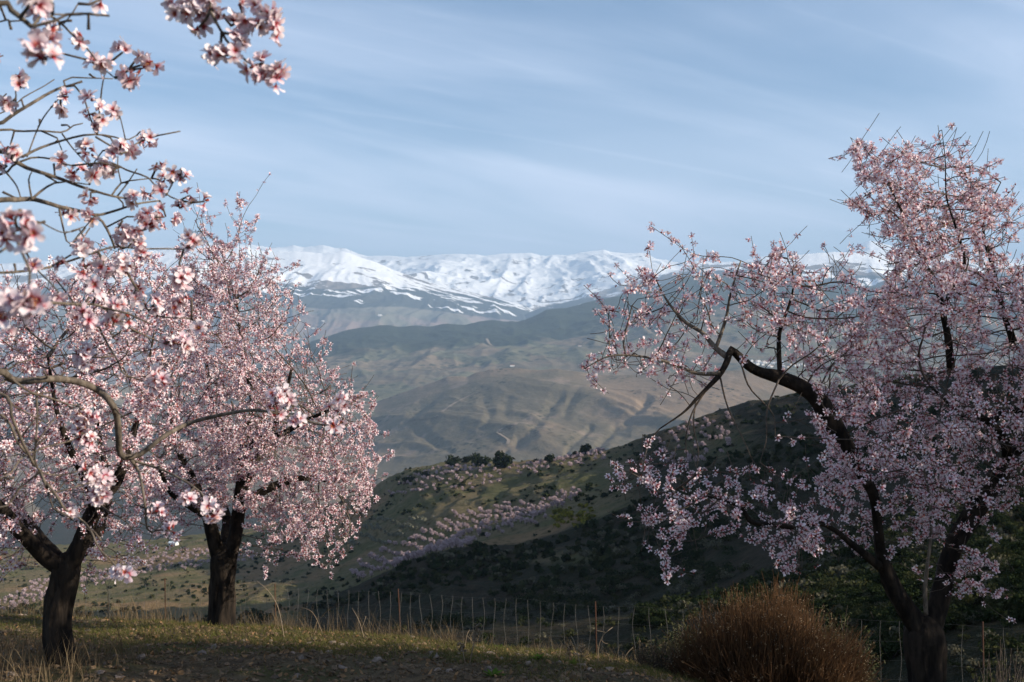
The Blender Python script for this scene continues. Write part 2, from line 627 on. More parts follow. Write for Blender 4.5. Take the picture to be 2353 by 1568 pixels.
def hill_material():
    m, t, out = new_mat('hillside_scrub_soil')
    p = t.position()
    n0 = t.noise(p, 0.012, 4, 0.55); n1 = t.noise(p, 0.05, 6, 0.6); n2 = t.noise(p, 0.35, 6, 0.68); n3 = t.noise(p, 1.6, 4, 0.7)
    c = t.mix(t.smooth(n1, 0.38, 0.62), (0.024, 0.026, 0.012), (0.042, 0.033, 0.020))  # scrub soil, darkened as well to carry the slope's shade
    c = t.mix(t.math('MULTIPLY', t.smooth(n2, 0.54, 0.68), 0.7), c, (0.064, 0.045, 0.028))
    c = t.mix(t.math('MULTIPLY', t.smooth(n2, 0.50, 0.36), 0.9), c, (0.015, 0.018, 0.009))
    g = t.mix(t.smooth(n1, 0.42, 0.58), (0.130, 0.122, 0.055), (0.200, 0.155, 0.085))  # orchard soil and dry grass, lightened to carry the sunlit band
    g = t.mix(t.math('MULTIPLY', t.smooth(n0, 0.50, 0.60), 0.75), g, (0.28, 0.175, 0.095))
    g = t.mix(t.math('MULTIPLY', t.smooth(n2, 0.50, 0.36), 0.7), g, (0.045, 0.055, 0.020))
    c = t.mix(t.math('MULTIPLY', t.attr('tilled_sunlit'), t.smooth(t.math('ADD', n2, t.attr('tilled_sunlit')), 0.6, 1.1)), c, g)
    c = t.mix(t.math('MULTIPLY', t.smooth(n3, 0.5, 0.75), 0.35), c, (0.105, 0.08, 0.048))
    principled(t, out, c, 0.95, t.bump(t.math('ADD', n3, t.math('MULTIPLY', n2, 3.0)), 1.0, 0.9), 0.05)
    return m


MAT['hill'] = hill_material()
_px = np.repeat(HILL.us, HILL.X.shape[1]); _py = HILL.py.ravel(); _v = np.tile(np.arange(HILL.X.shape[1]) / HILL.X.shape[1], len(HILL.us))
till_lit = sstep(_v, .5, .56) * (1 - sstep(_px, 1350, 1560)) * sstep(_px + _py * .9, 1500, 1900)  # orchard ground; the mask also paints the sunlit parts lighter than the shaded scrub
till_lit = np.maximum(till_lit, sstep(_v, .08, .2) * (1 - sstep(_px, 620, 760)))
till_lit = np.maximum(till_lit, .8 * np.exp(-((_px - 1620) / 130) ** 2 - ((_py - 1010) / 60) ** 2))
till_lit = np.maximum(till_lit, .75 * np.exp(-((_px - 1290) / 110) ** 2 - ((_py - 1280) / 22) ** 2))
hs = add_obj('hillside', make_mesh('hillside', HILL.verts(), [HILL.faces()], [MAT['hill']], attrs={'tilled_sunlit': till_lit}))
tag(hs, 'steep scrubby slope with almond orchards across the gully', kind='structure')


def build_side_hill():
    """the shoulder of the same slope that rises to the right of the view and throws the gully into shade"""
    x = np.linspace(120, 800, 130); y = np.linspace(-120, 560, 130)
    X, Y = np.meshgrid(x, y, indexing='ij')
    S = sstep(Y, -5, 50) * np.interp(Y, [-120, 190, 280, 340, 400, 560], [1, 1, .74, .55, .3, 0])
    h = 258 * np.exp(-0.5 * ((X - 400) / 86) ** 2) * S
    h = h + 175 * np.exp(-0.5 * (((X - 400) / 78) ** 2 + ((Y - 446) / 30) ** 2))
    Z = -95 + h + 9 * (fbm(X / 50, Y / 50, 61, 5) - 0.5) * np.clip(h / 60, 0, 1)
    i = np.arange(len(x) - 1)[:, None] * len(y); j = np.arange(len(y) - 1)[None, :]
    Fq = np.stack([i + j, i + len(y) + j, i + len(y) + j + 1, i + j + 1], -1).reshape(-1, 4)
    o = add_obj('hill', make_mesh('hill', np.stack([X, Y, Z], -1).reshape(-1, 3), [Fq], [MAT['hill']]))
    tag(o, 'scrubby hill rising to the right of the gully', kind='structure')


build_side_hill()


def relief(us, d0, d1, base_py, sky_py, nv, prof, noise, back=0.35, drop=0.5, nback=16, crag=7.0, carve=None):
    """a hill: rises from the base line at distance d0 to the skyline at d1, then falls away behind"""
    v = np.linspace(0, 1, nv)
    kx = np.arange(us.min(), us.max(), 4.0); ky = np.interp(kx, us, sky_py)
    g_ = np.exp(-0.5 * (np.arange(-45, 46) * 4 / 62.0) ** 2); g_ /= g_.sum()
    sm_py = np.interp(us, kx, np.convolve(np.pad(ky, 45, 'edge'), g_, 'valid'))      # broad form of the crest
    detail = -(sky_py - sm_py) / F * d1                                              # small crags belong to the crest alone
    zb = CZ - (base_py - CY) / F * d0; zs = CZ - (sm_py - CY) / F * d1
    d = d0[:, None] + (d1 - d0)[:, None] * v[None]
    Z = zb[:, None] + (zs - zb)[:, None] * (v[None] ** prof) + detail[:, None] * (v[None] ** crag)
    X = (us[:, None] - CX) / F * d
    Z = Z + noise(X, d, np.broadcast_to(v[None], d.shape))
    if carve is not None:
        Z = Z + carve(np.broadcast_to(us[:, None], d.shape), CY - (Z - CZ) / d * F)
    vb = np.linspace(0, back, nback + 1)[1:]
    db = d1[:, None] * (1 + vb[None]); Zb = Z[:, -1:] - drop * (db - d1[:, None])
    Xb = (us[:, None] - CX) / F * db
    Zb = np.maximum(Zb, -900 + 0 * Zb)
    return Terrain(us, np.hstack([X, Xb]), np.hstack([d, db]), np.hstack([Z, Zb]))


def cv(pairs, k, ox, oy):
    return [(ox + k * a, oy + k * b) for a, b in pairs]


def prof_of(us, pts):
    pts = sorted(pts)
    return np.interp(us, [p[0] for p in pts], [p[1] for p in pts])


C4 = (0.41504, 574.4, 488.3)

# --- brown rocky hill in the middle distance
us = u_axis(-1300, 3700, 620)
sky_b = prof_of(us, [(-1300, 1010), (0, 985), (300, 965), (600, 955), (740, 962)] + cv([(560, 1110), (640, 1075), (760, 1030), (900, 980), (1040, 930), (1100, 908), (1150, 908), (1200, 912), (1250, 890), (1330, 870), (1420, 864), (1500, 865), (1600, 872), (1700, 870), (1800, 880), (1950, 905)], *C4)
                + [(1460, 862), (1600, 855), (1720, 850), (1850, 870), (2000, 905), (2353, 960), (3700, 1050)])
sky_b = sky_b + 2.2 * (fbm(us / 26, us * 0, 71, 4) - 0.5) * 2
base_b = np.full_like(us, 1330.0)


def n_brown(X, D, v):
    a = math.radians(38)
    q = X * math.cos(a) + D * math.sin(a); r = -X * math.sin(a) + D * math.cos(a)
    wq = 240 * (fbm(X / 700, D / 700, 72, 3) - 0.5)
    env = (0.25 + v) * np.clip((1 - v) * 3.2, 0.05, 1)
    wq = 90 * (fbm(X / 300, D / 300, 72, 3) - 0.5)
    return env * (74 * (ridged((q + wq) / 420, r / 1300, 73, 3) - 0.5) + 14 * (ridged((q + wq * .6) / 110, r / 420, 75, 4) - 0.45)
                  + 5 * (fbm(X / 24, D / 24, 74, 4) - 0.5))


GULLIES = [([(1720, 985), (1695, 1040), (1650, 1095), (1600, 1160), (1540, 1215), (1480, 1290)], 34, 36), ([(2215, 985), (2165, 1070), (2100, 1140), (2060, 1230)], 30, 32),
           ([(2030, 1190), (1960, 1265), (1900, 1320)], 24, 26), ([(1880, 1190), (1800, 1270), (1760, 1330)], 20, 24), ([(1290, 985), (1300, 1060), (1330, 1120), (1300, 1190)], 20, 30),
           ([(880, 1160), (940, 1215), (1010, 1262), (1100, 1310)], 30, 34), ([(1480, 1250), (1430, 1300), (1390, 1340)], 22, 26), ([(1130, 930), (1060, 1000), (990, 1050), (900, 1120)], 26, 34),
           ([(1850, 930), (1800, 1000), (1760, 1060), (1740, 1130)], 22, 30), ([(1480, 890), (1460, 960), (1420, 1040), (1400, 1120)], 18, 34)]


def carve_brown(px, py):
    """the ravines that run down this hill"""
    a = (px - C4[1]) / C4[0]; b = (py - C4[2]) / C4[0]
    a = a + 26 * (fbm(a / 60, b / 60, 77, 3) - .5); b = b + 18 * (fbm(a / 50, b / 50, 78, 3) - .5)
    dz = np.zeros_like(a)
    for pts, depth, wd in GULLIES:
        pts = catmull(np.array(pts, float), 4); best = np.full(a.shape, 1e9)
        for i in range(len(pts) - 1):
            p, q = pts[i], pts[i + 1]; v = q - p
            t = np.clip(((a - p[0]) * v[0] + (b - p[1]) * v[1]) / (v @ v), 0, 1)
            best = np.minimum(best, np.hypot(a - p[0] - t * v[0], (b - p[1] - t * v[1]) * 1.3))
        dz -= .36 * depth * np.clip(1 - best / (wd * (1.0 + .9 * fbm(a / 45, b / 45, 79, 3))), 0, 1) ** 1.15 * (.25 + 1.3 * fbm(a / 70, b / 70, 76, 2)) * sstep(b, 930, 1050)
    return dz


BROWN = relief(us, np.full_like(us, 1900.0), np.full_like(us, 3900.0) + 250 * np.sin(us / 400), base_b, sky_b, 230, 1.12, n_brown, 0.25, 0.45, 16, 22.0, carve_brown)
m, t, out = new_mat('brown_hill_soil')
p = t.position()
n0 = t.noise(p, 0.0016, 5, 0.6); n1 = t.noise(p, 0.008, 6, 0.62); n2 = t.noise(p, 0.04, 5, 0.65)
dots = t.voronoi(p, 0.045)
clump = t.noise(p, 0.0045, 4, 0.6)
c = t.mix(t.smooth(n0, 0.42, 0.60), (0.130, 0.108, 0.070), (0.225, 0.160, 0.104))
c = t.mix(t.math('MULTIPLY', t.smooth(n1, 0.54, 0.70), 0.8), c, (0.27, 0.20, 0.145))
c = t.mix(t.math('MULTIPLY', t.smooth(n2, 0.58, 0.72), 0.5), c, (0.235, 0.18, 0.13))
shrub = t.math('MULTIPLY', t.smooth(dots, 0.42, 0.26), t.smooth(clump, 0.5, 0.64))
c = t.mix(t.math('MULTIPLY', shrub, 0.9), c, (0.022, 0.030, 0.016))
principled(t, out, c, 0.95, t.bump(n2, 0.8, 6.0), 0.05)
tag(add_obj('hill', make_mesh('hill', BROWN.verts(), [BROWN.faces()], [m])), 'bare brown rocky hill in the middle distance', kind='structure')

# --- cultivated valley and wooded ridge behind it
us = u_axis(-1300, 3700, 560)
sky_r = prof_of(us, [(-1300, 900), (300, 880), (560, 850)] + cv([(240, 775), (340, 715), (450, 680), (520, 655), (600, 640), (760, 622), (840, 634), (900, 628), (1000, 630), (1100, 618), (1200, 622), (1260, 606), (1330, 598), (1400, 602), (1480, 605), (1560, 580), (1640, 540), (1750, 530), (1900, 490), (2150, 440)], *C4)
                + [(1500, 668), (1560, 640), (1640, 632), (1750, 640), (1900, 655), (2100, 660), (2353, 690), (3700, 760)])
sky_r = sky_r + 1.6 * (fbm(us / 14, us * 0, 81, 4) - 0.5) * 2


def n_ridge(X, D, v):
    w = 500 * (fbm(X / 1500, D / 1500, 82, 3) - 0.5)
    env = sstep(v, 0.12, 0.5) * np.clip((1 - v) * 4, 0.04, 1)
    return env * (120 * (ridged((X + w) / 820, (D + X * .5) / 1300, 83, 4) - 0.5) + 34 * (ridged((X + w) / 210, D / 420, 85, 4) - 0.45)) \
        + 26 * (fbm(X / 300, D / 300, 84, 4) - 0.5) * np.clip((1 - v) * 4, 0.1, 1)


RIDGE = relief(us, np.full_like(us, 3600.0), np.interp(us, [-1300, 700, 1200, 1600, 3700], [6500, 6800, 7200, 8600, 9000.]),
               np.full_like(us, 985.0), sky_r, 230, 1.05, n_ridge, 0.22, 0.35)
m, t, out = new_mat('wooded_ridge')
p = t.position()
n0 = t.noise(p, 0.0009, 5, 0.6); n1 = t.noise(p, 0.004, 6, 0.62); n2 = t.noise(p, 0.02, 5, 0.65)
fld = t.node('ShaderNodeTexVoronoi', feature='F1'); t.l.new(p, fld.inputs['Vector']); fld.inputs['Scale'].default_value = 0.0042
frow = t.node('ShaderNodeSeparateColor'); t.l.new(fld.outputs['Color'], frow.inputs[0])
c = t.mix(t.smooth(n1, 0.4, 0.6), (0.108, 0.100, 0.068), (0.162, 0.128, 0.088))
c = t.mix(t.math('MULTIPLY', t.smooth(frow.outputs[0], 0.62, 0.70), 0.75), c, (0.130, 0.128, 0.080))
c = t.mix(t.math('MULTIPLY', t.smooth(frow.outputs[1], 0.74, 0.80), 0.8), c, (0.22, 0.165, 0.11))
wood = t.smooth(t.math('ADD', t.math('MULTIPLY', t.attr('wood'), 0.55), t.math('MULTIPLY', n1, 0.9)), 0.58, 0.74)
wood = t.math('MAXIMUM', wood, t.math('MULTIPLY', t.smooth(t.voronoi(p, 0.02), 0.45, 0.28), t.smooth(n0, 0.42, 0.6)))
c = t.mix(t.math('MULTIPLY', wood, 0.92), c, t.mix(n2, (0.014, 0.024, 0.015), (0.034, 0.046, 0.028)))
principled(t, out, c, 0.95, t.bump(n2, 0.8, 12.0), 0.05)
vv = np.concatenate([np.linspace(0, 1, 230), np.ones(16)])
woodattr = (sstep(vv, 0.5, 0.85)[None, :] * np.interp(us, [600, 760, 1150, 1400], [0.25, 0.7, 0.9, 1.0])[:, None]).reshape(-1)
tag(add_obj('ridge', make_mesh('ridge', RIDGE.verts(), [RIDGE.faces()], [m], attrs={'wood': woodattr})), 'dark wooded ridge above the farmed valley', kind='structure')


# --- mountains
def mountain_mat():
    m, t, out = new_mat('mountain_rock_and_snow')
    p = t.position()
    n0 = t.noise(p, 0.0006, 5, 0.6); n1 = t.noise(p, 0.0028, 6, 0.62); n2 = t.noise(p, 0.014, 7, 0.72)
    rock = t.mix(t.smooth(n1, 0.35, 0.65), (0.15, 0.13, 0.115), (0.24, 0.205, 0.18))
    low = t.mix(t.smooth(n0, 0.46, 0.58), (0.235, 0.175, 0.15), (0.15, 0.145, 0.11))
    c = t.mix(t.attr('lower'), rock, low)
    wood = t.smooth(t.math('ADD', t.math('MULTIPLY', t.attr('wood'), 0.7), t.math('MULTIPLY', n1, 0.6)), 0.62, 0.72)
    c = t.mix(t.math('MULTIPLY', wood, 0.85), c, (0.020, 0.028, 0.022))
    sn = t.math('ADD', t.attr('snow'), t.math('MULTIPLY', t.math('SUBTRACT', n2, 0.5), 1.5))
    c = t.mix(t.smooth(sn, 0.44, 0.56), c, (0.90, 0.91, 0.92))
    principled(t, out, c, 0.8, t.bump(n2, 0.5, 22.0), 0.05)
    return m


MAT['mountain'] = mountain_mat()


def slope_attr(T):
    gx = np.gradient(T.Z, axis=0) / (np.gradient(T.X, axis=0) + 1e-9)
    return np.abs(gx)


us = u_axis(-1300, 3700, 760)
# the snowy crest at the back
sky_m = prof_of(us, [(-1300, 640), (-200, 615), (0, 606), (60, 603), (130, 599), (230, 586), (330, 570), (400, 566), (480, 558), (540, 561)]
                + cv([(0, 178), (120, 195), (185, 192), (245, 180), (290, 193), (340, 188), (410, 181), (470, 197), (530, 200), (580, 220), (650, 242),
                      (760, 240), (850, 247), (960, 241), (1040, 234), (1130, 230), (1260, 234), (1300, 240), (1390, 228), (1480, 228), (1560, 224), (1610, 238), (1640, 242),
                      (1680, 234), (1760, 238), (1830, 222), (1900, 213), (1960, 205), (2000, 220), (2080, 226), (2190, 224), (2240, 252), (2290, 268), (2350, 276)], *C4)
                + [(1562, 606), (1600, 600), (1650, 603), (1700, 601), (1735, 594), (1760, 588), (1790, 595), (1850, 600), (1920, 590), (1950, 573), (1985, 558), (2000, 552), (2020, 558), (2080, 573), (2150, 579), (2353, 598), (3700, 640)])
sky_m = sky_m + 1.0 * (fbm(us / 9, us * 0, 91, 4) - 0.5) * 2


def n_snow(X, D, v):
    w = 900 * (fbm(X / 2600, D / 2600, 92, 3) - 0.5)
    env = np.clip(v * 3, 0, 1) * np.clip((1 - v) * 3.6, 0.0, 1)
    return env * (470 * (ridged((X + w) / 2600, (D + X * .25) / 4200, 93, 5, 0.45) - 0.52)) \
        + np.clip((1 - v) * 6, 0.0, 1) * 90 * (ridged((X + w) / 420, D / 500, 94, 4) - 0.5)


SNOW = relief(us, np.full_like(us, 13500.0), np.full_like(us, 19500.0) + 900 * np.sin(us / 260), np.full_like(us, 735.0) , sky_m, 240, 0.92, n_snow, 0.3, 0.35)
X, D, Z = SNOW.X, SNOW.Y, SNOW.Z
limit = np.interp(us, [0, 400, 900, 1150, 1230, 1300, 1400, 1470, 1560, 1700, 2353], [690, 700, 705, 712, 712, 700, 676, 648, 636, 640, 640])[:, None]
sn = 0.5 + (limit - SNOW.py) / 26.0 + 1.6 * (fbm(X / 900 + D / 2600, D / 520, 95, 5) - 0.52)
rocks = ridged(X / 420 + D / 1500, D / 300 - X / 1100, 96, 6, .6)
sn = np.clip(sn, 0, 1.2) - 1.5 * sstep(rocks, 0.61, 0.72) * sstep(fbm(X / 900, D / 700, 97, 3), 0.43, 0.53)
me = make_mesh('snow_mountain', SNOW.verts(), [SNOW.faces()], [MAT['mountain']],
               attrs={'snow': np.clip(sn, -0.6, 1.1).ravel(), 'lower': np.zeros(X.size), 'wood': np.zeros(X.size)})
tag(add_obj('snow_mountain', me), 'snow-covered mountain crest closing the view', kind='structure')

# the broad left shoulder in front of it
us = u_axis(-1300, 2600, 700)
sky_l = prof_of(us, [(-1300, 660), (-200, 622), (0, 612), (130, 606), (260, 594), (400, 574), (500, 566), (574, 566)]
                + cv([(0, 200), (120, 225), (250, 215), (400, 228), (520, 215), (620, 250), (700, 278), (800, 320), (900, 355), (1000, 388), (1100, 415), (1200, 438), (1300, 462), (1400, 488), (1470, 500), (1530, 520), (1600, 560), (1700, 640)], *C4)
                + [(1350, 790), (1500, 850), (2600, 900)])
sky_l = sky_l + 1.0 * (fbm(us / 10, us * 0, 101, 4) - 0.5) * 2


def n_left(X, D, v):
    w = 700 * (fbm(X / 2200, D / 2200, 102, 3) - 0.5)
    env = np.clip(v * 3, 0, 1) * np.clip((1 - v) * 3, 0.0, 1)
    return env * (210 * (ridged((X + w) / 1100, (D + X * .3) / 3600, 103, 5) - 0.5) + 60 * (ridged((X + w) / 300, D / 1100, 105, 4) - 0.5)) + np.clip((1 - v) * 6, 0.03, 1) * 22 * (fbm(X / 200, D / 260, 104, 4) - 0.5)


LEFT = relief(us, np.full_like(us, 8200.0), np.full_like(us, 13800.0), np.full_like(us, 880.0), sky_l, 210, 1.0, n_left, 0.2, 0.3)
X, D, Z = LEFT.X, LEFT.Y, LEFT.Z
limit = np.interp(us, [-300, 0, 300, 560, 640, 700, 760, 850, 930, 1010, 1180], [650, 652, 655, 644, 646, 652, 658, 652, 652, 662, 684])[:, None]
sn = 0.50 + (limit - LEFT.py) / 40.0 + 5.6 * (fbm(X / 330 + 5 + D / 700, D / 190, 106, 6, .6) - 0.5)
wood = sstep(LEFT.py, limit + 2, limit + 14) * (1 - sstep(LEFT.py, limit + 42, limit + 66))
lower = sstep(LEFT.py, limit + 30, limit + 70)
me = make_mesh('mountain', LEFT.verts(), [LEFT.faces()], [MAT['mountain']],
               attrs={'snow': np.clip(sn, -0.6, 1.1).ravel(), 'lower': lower.ravel(), 'wood': wood.ravel()})
tag(add_obj('mountain', me), 'long mountain shoulder with snow above dark woods', kind='structure')

# the dark right shoulder
us = u_axis(-200, 3700, 700)
sky_q = prof_of(us, [(-200, 900), (900, 850), (1100, 780), (1180, 735), (1240, 708), (1290, 698), (1340, 686), (1400, 676), (1450, 660), (1500, 640), (1550, 622), (1600, 612), (1650, 608), (1700, 605), (1740, 602), (1780, 596), (1820, 588), (1860, 583), (1920, 579), (1960, 581), (2000, 584), (2060, 590), (2150, 592), (2353, 606), (3700, 660)])
sky_q = sky_q + 1.0 * (fbm(us / 10, us * 0, 111, 4) - 0.5) * 2


def n_right(X, D, v):
    w = 700 * (fbm(X / 2200, D / 2200, 112, 3) - 0.5)
    env = np.clip(v * 3, 0, 1) * np.clip((1 - v) * 3, 0.0, 1)
    return env * (210 * (ridged((X + w) / 1000, (D + X * .3) / 3400, 113, 5) - 0.5) + 60 * (ridged((X + w) / 300, D / 1100, 115, 4) - 0.5)) + np.clip((1 - v) * 6, 0.03, 1) * 22 * (fbm(X / 200, D / 260, 114, 4) - 0.5)


RIGHT = relief(us, np.full_like(us, 8800.0), np.full_like(us, 13000.0), np.full_like(us, 880.0), sky_q, 210, 1.0, n_right, 0.2, 0.3)
X, D, Z = RIGHT.X, RIGHT.Y, RIGHT.Z
limit = np.interp(us, [1200, 1400, 1500, 1560, 1700, 1790, 1900, 1960, 2060, 2353], [672, 668, 640, 612, 600, 606, 612, 616, 616, 612])[:, None]
sn = 0.50 + (limit - RIGHT.py) / 34.0 + 5.0 * (fbm(X / 330 + 7 + D / 700, D / 190, 116, 6, .6) - 0.5)
wood = sstep(RIGHT.py, limit + 4, limit + 25) * (1 - sstep(RIGHT.py, limit + 110, limit + 170)) * 0.8
lower = sstep(RIGHT.py, limit + 60, limit + 140)
me = make_mesh('mountain', RIGHT.verts(), [RIGHT.faces()], [MAT['mountain']],
               attrs={'snow': np.clip(sn, -0.6, 1.1).ravel(), 'lower': lower.ravel(), 'wood': wood.ravel()})
tag(add_obj('mountain', me), 'dark mountain shoulder with streaks of snow near its top', kind='structure')

# valley floor under everything, out to the horizon
n = 96
ang = np.linspace(0, 2 * math.pi, n, endpoint=False)
ringr = [0.0, 300.0, 1200.0, 5000.0, 14000.0, 30000.0]
V = [(0, 0, -420)]
for r in ringr[1:]:
    V += [(r * math.cos(a), r * math.sin(a), -420 - (2 if r < 400 else 0)) for a in ang]
k = np.arange(n); kn = (k + 1) % n
T3 = np.stack([np.zeros(n, int), 1 + k, 1 + kn], -1)
Q4 = np.vstack([np.stack([1 + a * n + k, 1 + (a + 1) * n + k, 1 + (a + 1) * n + kn, 1 + a * n + kn], -1) for a in range(len(ringr) - 2)])
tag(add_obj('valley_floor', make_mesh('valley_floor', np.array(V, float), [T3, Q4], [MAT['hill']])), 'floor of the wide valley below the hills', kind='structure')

# the air: one closed box round everything
m, t, out = new_mat('hazy_air')
pv = t.node('ShaderNodeVolumePrincipled')
pv.inputs['Color'].default_value = (0.50, 0.72, 1.0, 1)
pv.inputs['Density'].default_value = 6.8e-5
pv.inputs['Anisotropy'].default_value = 0.0
t.l.new(pv.outputs[0], out.inputs['Volume'])
bx = [-33000, 33000]; by = [-31000, 33000]; bz = [-960, 2300]
V = np.array([(x, y, z) for x in bx for y in by for z in bz], float)
Q = np.array([[0, 1, 3, 2], [4, 6, 7, 5], [0, 4, 5, 1], [2, 3, 7, 6], [0, 2, 6, 4], [1, 5, 7, 3]])
tag(add_obj('haze', make_mesh('haze', V, [Q], [m], smooth=False)), 'pale blue haze filling the valley air', kind='stuff')

# ------------------------------------------------------------------ almond blossom templates
def flower_template(open_, near, seed):
    """one almond blossom facing +z, about 1 unit across its petals' radius"""
    r = np.random.default_rng(seed)
    V = []; Q = []; T = []; mQ = []; mT = []; A = []
    def vadd(p, a):
        V.append(p); A.append(a); return len(V) - 1
    npet = 5
    for k in range(npet):
        th = 2 * math.pi * (k + 0.12 * r.normal()) / npet
        op = open_ + 0.16 * r.normal()
        L = 1.0 + 0.08 * r.normal(); wd = (0.27 if near else 0.235) + 0.03 * r.normal()
        dirh = np.array([math.cos(th), math.sin(th), 0]); side = np.array([-math.sin(th), math.cos(th), 0])
        up = np.array([0, 0, 1.0])
        def pt(t, s, lift=0.0):
            ang = op * (1 - 0.45 * t)                 # petal leans outwards towards its tip
            c = dirh * (0.06 + L * t * math.cos(ang)) + up * (L * t * math.sin(ang) + lift)
            return c + side * s
        tw = 0.10 * r.normal()
        if near:
            rows = [(0.05, .07), (0.38, wd * .85), (0.70, wd * 1.12), (0.94, wd * .62)]
            idx = []
            for t, wv in rows:
                cup = 0.30 * wv
                idx.append([vadd(pt(t, -wv, cup + tw * t), t), vadd(pt(t + (0.03 if t > .9 else 0) * -1, 0), t), vadd(pt(t, wv, cup - tw * t), t)])
            for a in range(3):
                for b in range(2):
                    Q.append([idx[a][b], idx[a][b + 1], idx[a + 1][b + 1], idx[a + 1][b]]); mQ.append(0)
        else:
            b0 = vadd(pt(0.03, 0), 0.0)
            l_ = vadd(pt(0.62, -wd * 1.05, 0.10 + tw), 0.62); rr = vadd(pt(0.62, wd * 1.05, 0.10 - tw), 0.62)
            tip = vadd(pt(1.0, 0, -0.02), 1.0)
            T += [[b0, rr, l_], [l_, rr, tip]]; mT += [0, 0]
    # calyx cup behind
    n = 5 if near else 4
    c0 = vadd(np.array([0, 0, -0.42]), 0.5)
    ring = [vadd(np.array([0.15 * math.cos(2 * math.pi * i / n), 0.15 * math.sin(2 * math.pi * i / n), 0.03]), 0.5) for i in range(n)]
    for i in range(n):
        T.append([c0, ring[(i + 1) % n], ring[i]]); mT.append(1)
    if near:
        for i in range(5):                            # sepals
            th = 2 * math.pi * (i + .5) / 5
            a = vadd(np.array([0.12 * math.cos(th - .5), 0.12 * math.sin(th - .5), 0]), 0.5)
            b = vadd(np.array([0.12 * math.cos(th + .5), 0.12 * math.sin(th + .5), 0]), 0.5)
            e = vadd(np.array([0.46 * math.cos(th), 0.46 * math.sin(th), 0.02 + .3 * open_]), 0.5)
            T.append([a, b, e]); mT.append(1)
    # stamens
    ns = 9 if near else 3
    for i in range(ns):
        th = 2 * math.pi * (i + r.random()) / ns; sp = 0.10 + 0.20 * r.random()
        h = 0.36 + 0.16 * r.random(); q = 0.022 if near else 0.05
        a = vadd(np.array([0.05 * math.cos(th), 0.05 * math.sin(th), 0.02]), 0.9)
        e1 = vadd(np.array([sp * math.cos(th) - q * math.sin(th), sp * math.sin(th) + q * math.cos(th), h]), 0.1)
        e2 = vadd(np.array([sp * math.cos(th) + q * math.sin(th), sp * math.sin(th) - q * math.cos(th), h]), 0.1)
        T.append([a, e1, e2]); mT.append(2)
    return (np.array(V), np.array(Q, int).reshape(-1, 4), np.array(T, int).reshape(-1, 3),
            np.array(mQ, int), np.array(mT, int), np.array(A))


def bud_template(seed):
    V = [(0, 0, -.35)]
    for z, rr in ((-.1, .16), (.25, .2)):
        V += [(rr * math.cos(2 * math.pi * i / 5), rr * math.sin(2 * math.pi * i / 5), z) for i in range(5)]
    V.append((0, 0, .55))
    T = [(0, 1 + (i + 1) % 5, 1 + i) for i in range(5)]; mT = [1] * 5
    Q = [(1 + i, 1 + (i + 1) % 5, 6 + (i + 1) % 5, 6 + i) for i in range(5)]; mQ = [1] * 5
    T += [(11, 6 + i, 6 + (i + 1) % 5) for i in range(5)]; mT += [0] * 5
    A = [.5] * 6 + [.4] * 5 + [.6]
    return np.array(V, float), np.array(Q), np.array(T), np.array(mQ), np.array(mT), np.array(A)


FAR_T = [flower_template(o, False, i) for i, o in enumerate((0.25, 0.45, 0.75, 1.0))] + [bud_template(1)]
NEAR_T = [flower_template(o, True, 20 + i) for i, o in enumerate((0.15, 0.35, 0.5, 0.75, 1.0))] + [bud_template(2)]
FMATS = [MAT['petal'], MAT['calyx'], MAT['stamen']]


def one_mesh(name, t, tint):
    V, Q, T, mQ, mT, at = t
    fs = [f for f in (Q, T) if len(f)]
    mi = np.concatenate([m_ for m_, f in ((mQ, Q), (mT, T)) if len(f)])
    return make_mesh(name, V, fs, FMATS, True, mi, {'along': at, 'tint': np.full(len(V), tint)})


FAR_M = [one_mesh('blossom', t, .35) for t in FAR_T]
NEAR_M = [one_mesh('blossom', t, .35) for t in NEAR_T]


def px_of(p):
    p = np.asarray(p)
    return CX + p[..., 0] / p[..., 1] * F, CY - (p[..., 2] - CZ) / p[..., 1] * F


def place_blossoms(parent, pos, nrm, size, temps, meshes, r, most=300, bud=0.06):
    """the `most` blossoms that show largest become parts of their own, the rest one part"""
    n = len(pos)
    k = len(temps)
    which = r.integers(0, k - 1, n)
    which[r.random(n) < bud] = k - 1
    spin = r.random(n) * 6.283
    R = frames(nrm, spin)
    S = size * (0.85 + 0.3 * r.random(n))
    tint = r.random(n)
    ppx, ppy = px_of(pos)
    vis = (ppx > -10) & (ppx < 2363) & (ppy > -10) & (ppy < 1578) & (pos[:, 1] > 0.3)
    key = np.where(vis, S / pos[:, 1], 0)
    order = np.argsort(-key)
    own = order[:min(most, int(vis.sum()))]
    for i in own:
        o = bpy.data.objects.new('blossom', meshes[which[i]])
        COL.objects.link(o)
        M = Matrix(R[i].tolist()).to_4x4()
        o.parent = parent
        o.rotation_mode = 'QUATERNION'
        o.rotation_quaternion = M.to_quaternion()
        o.scale = (S[i],) * 3
        o.location = Vector(pos[i].tolist()) - parent.location
    rest = np.setdiff1d(np.arange(n), own)
    if len(rest):
        me = scatter_mesh('blossom_mass', temps, which[rest], R[rest], S[rest], pos[rest], FMATS, tint[rest])
        tag(part('blossom_mass', me, parent), kind='stuff')


# ------------------------------------------------------------------ tree growth
def inside(poly, x, y):
    poly = np.asarray(poly, float); c = np.zeros(len(x), bool)
    j = len(poly) - 1
    for i in range(len(poly)):
        xi, yi = poly[i]; xj, yj = poly[j]
        hit = ((yi > y) != (yj > y)) & (x < (xj - xi) * (y - yi) / (yj - yi + 1e-12) + xi)
        c ^= hit; j = i
    return c


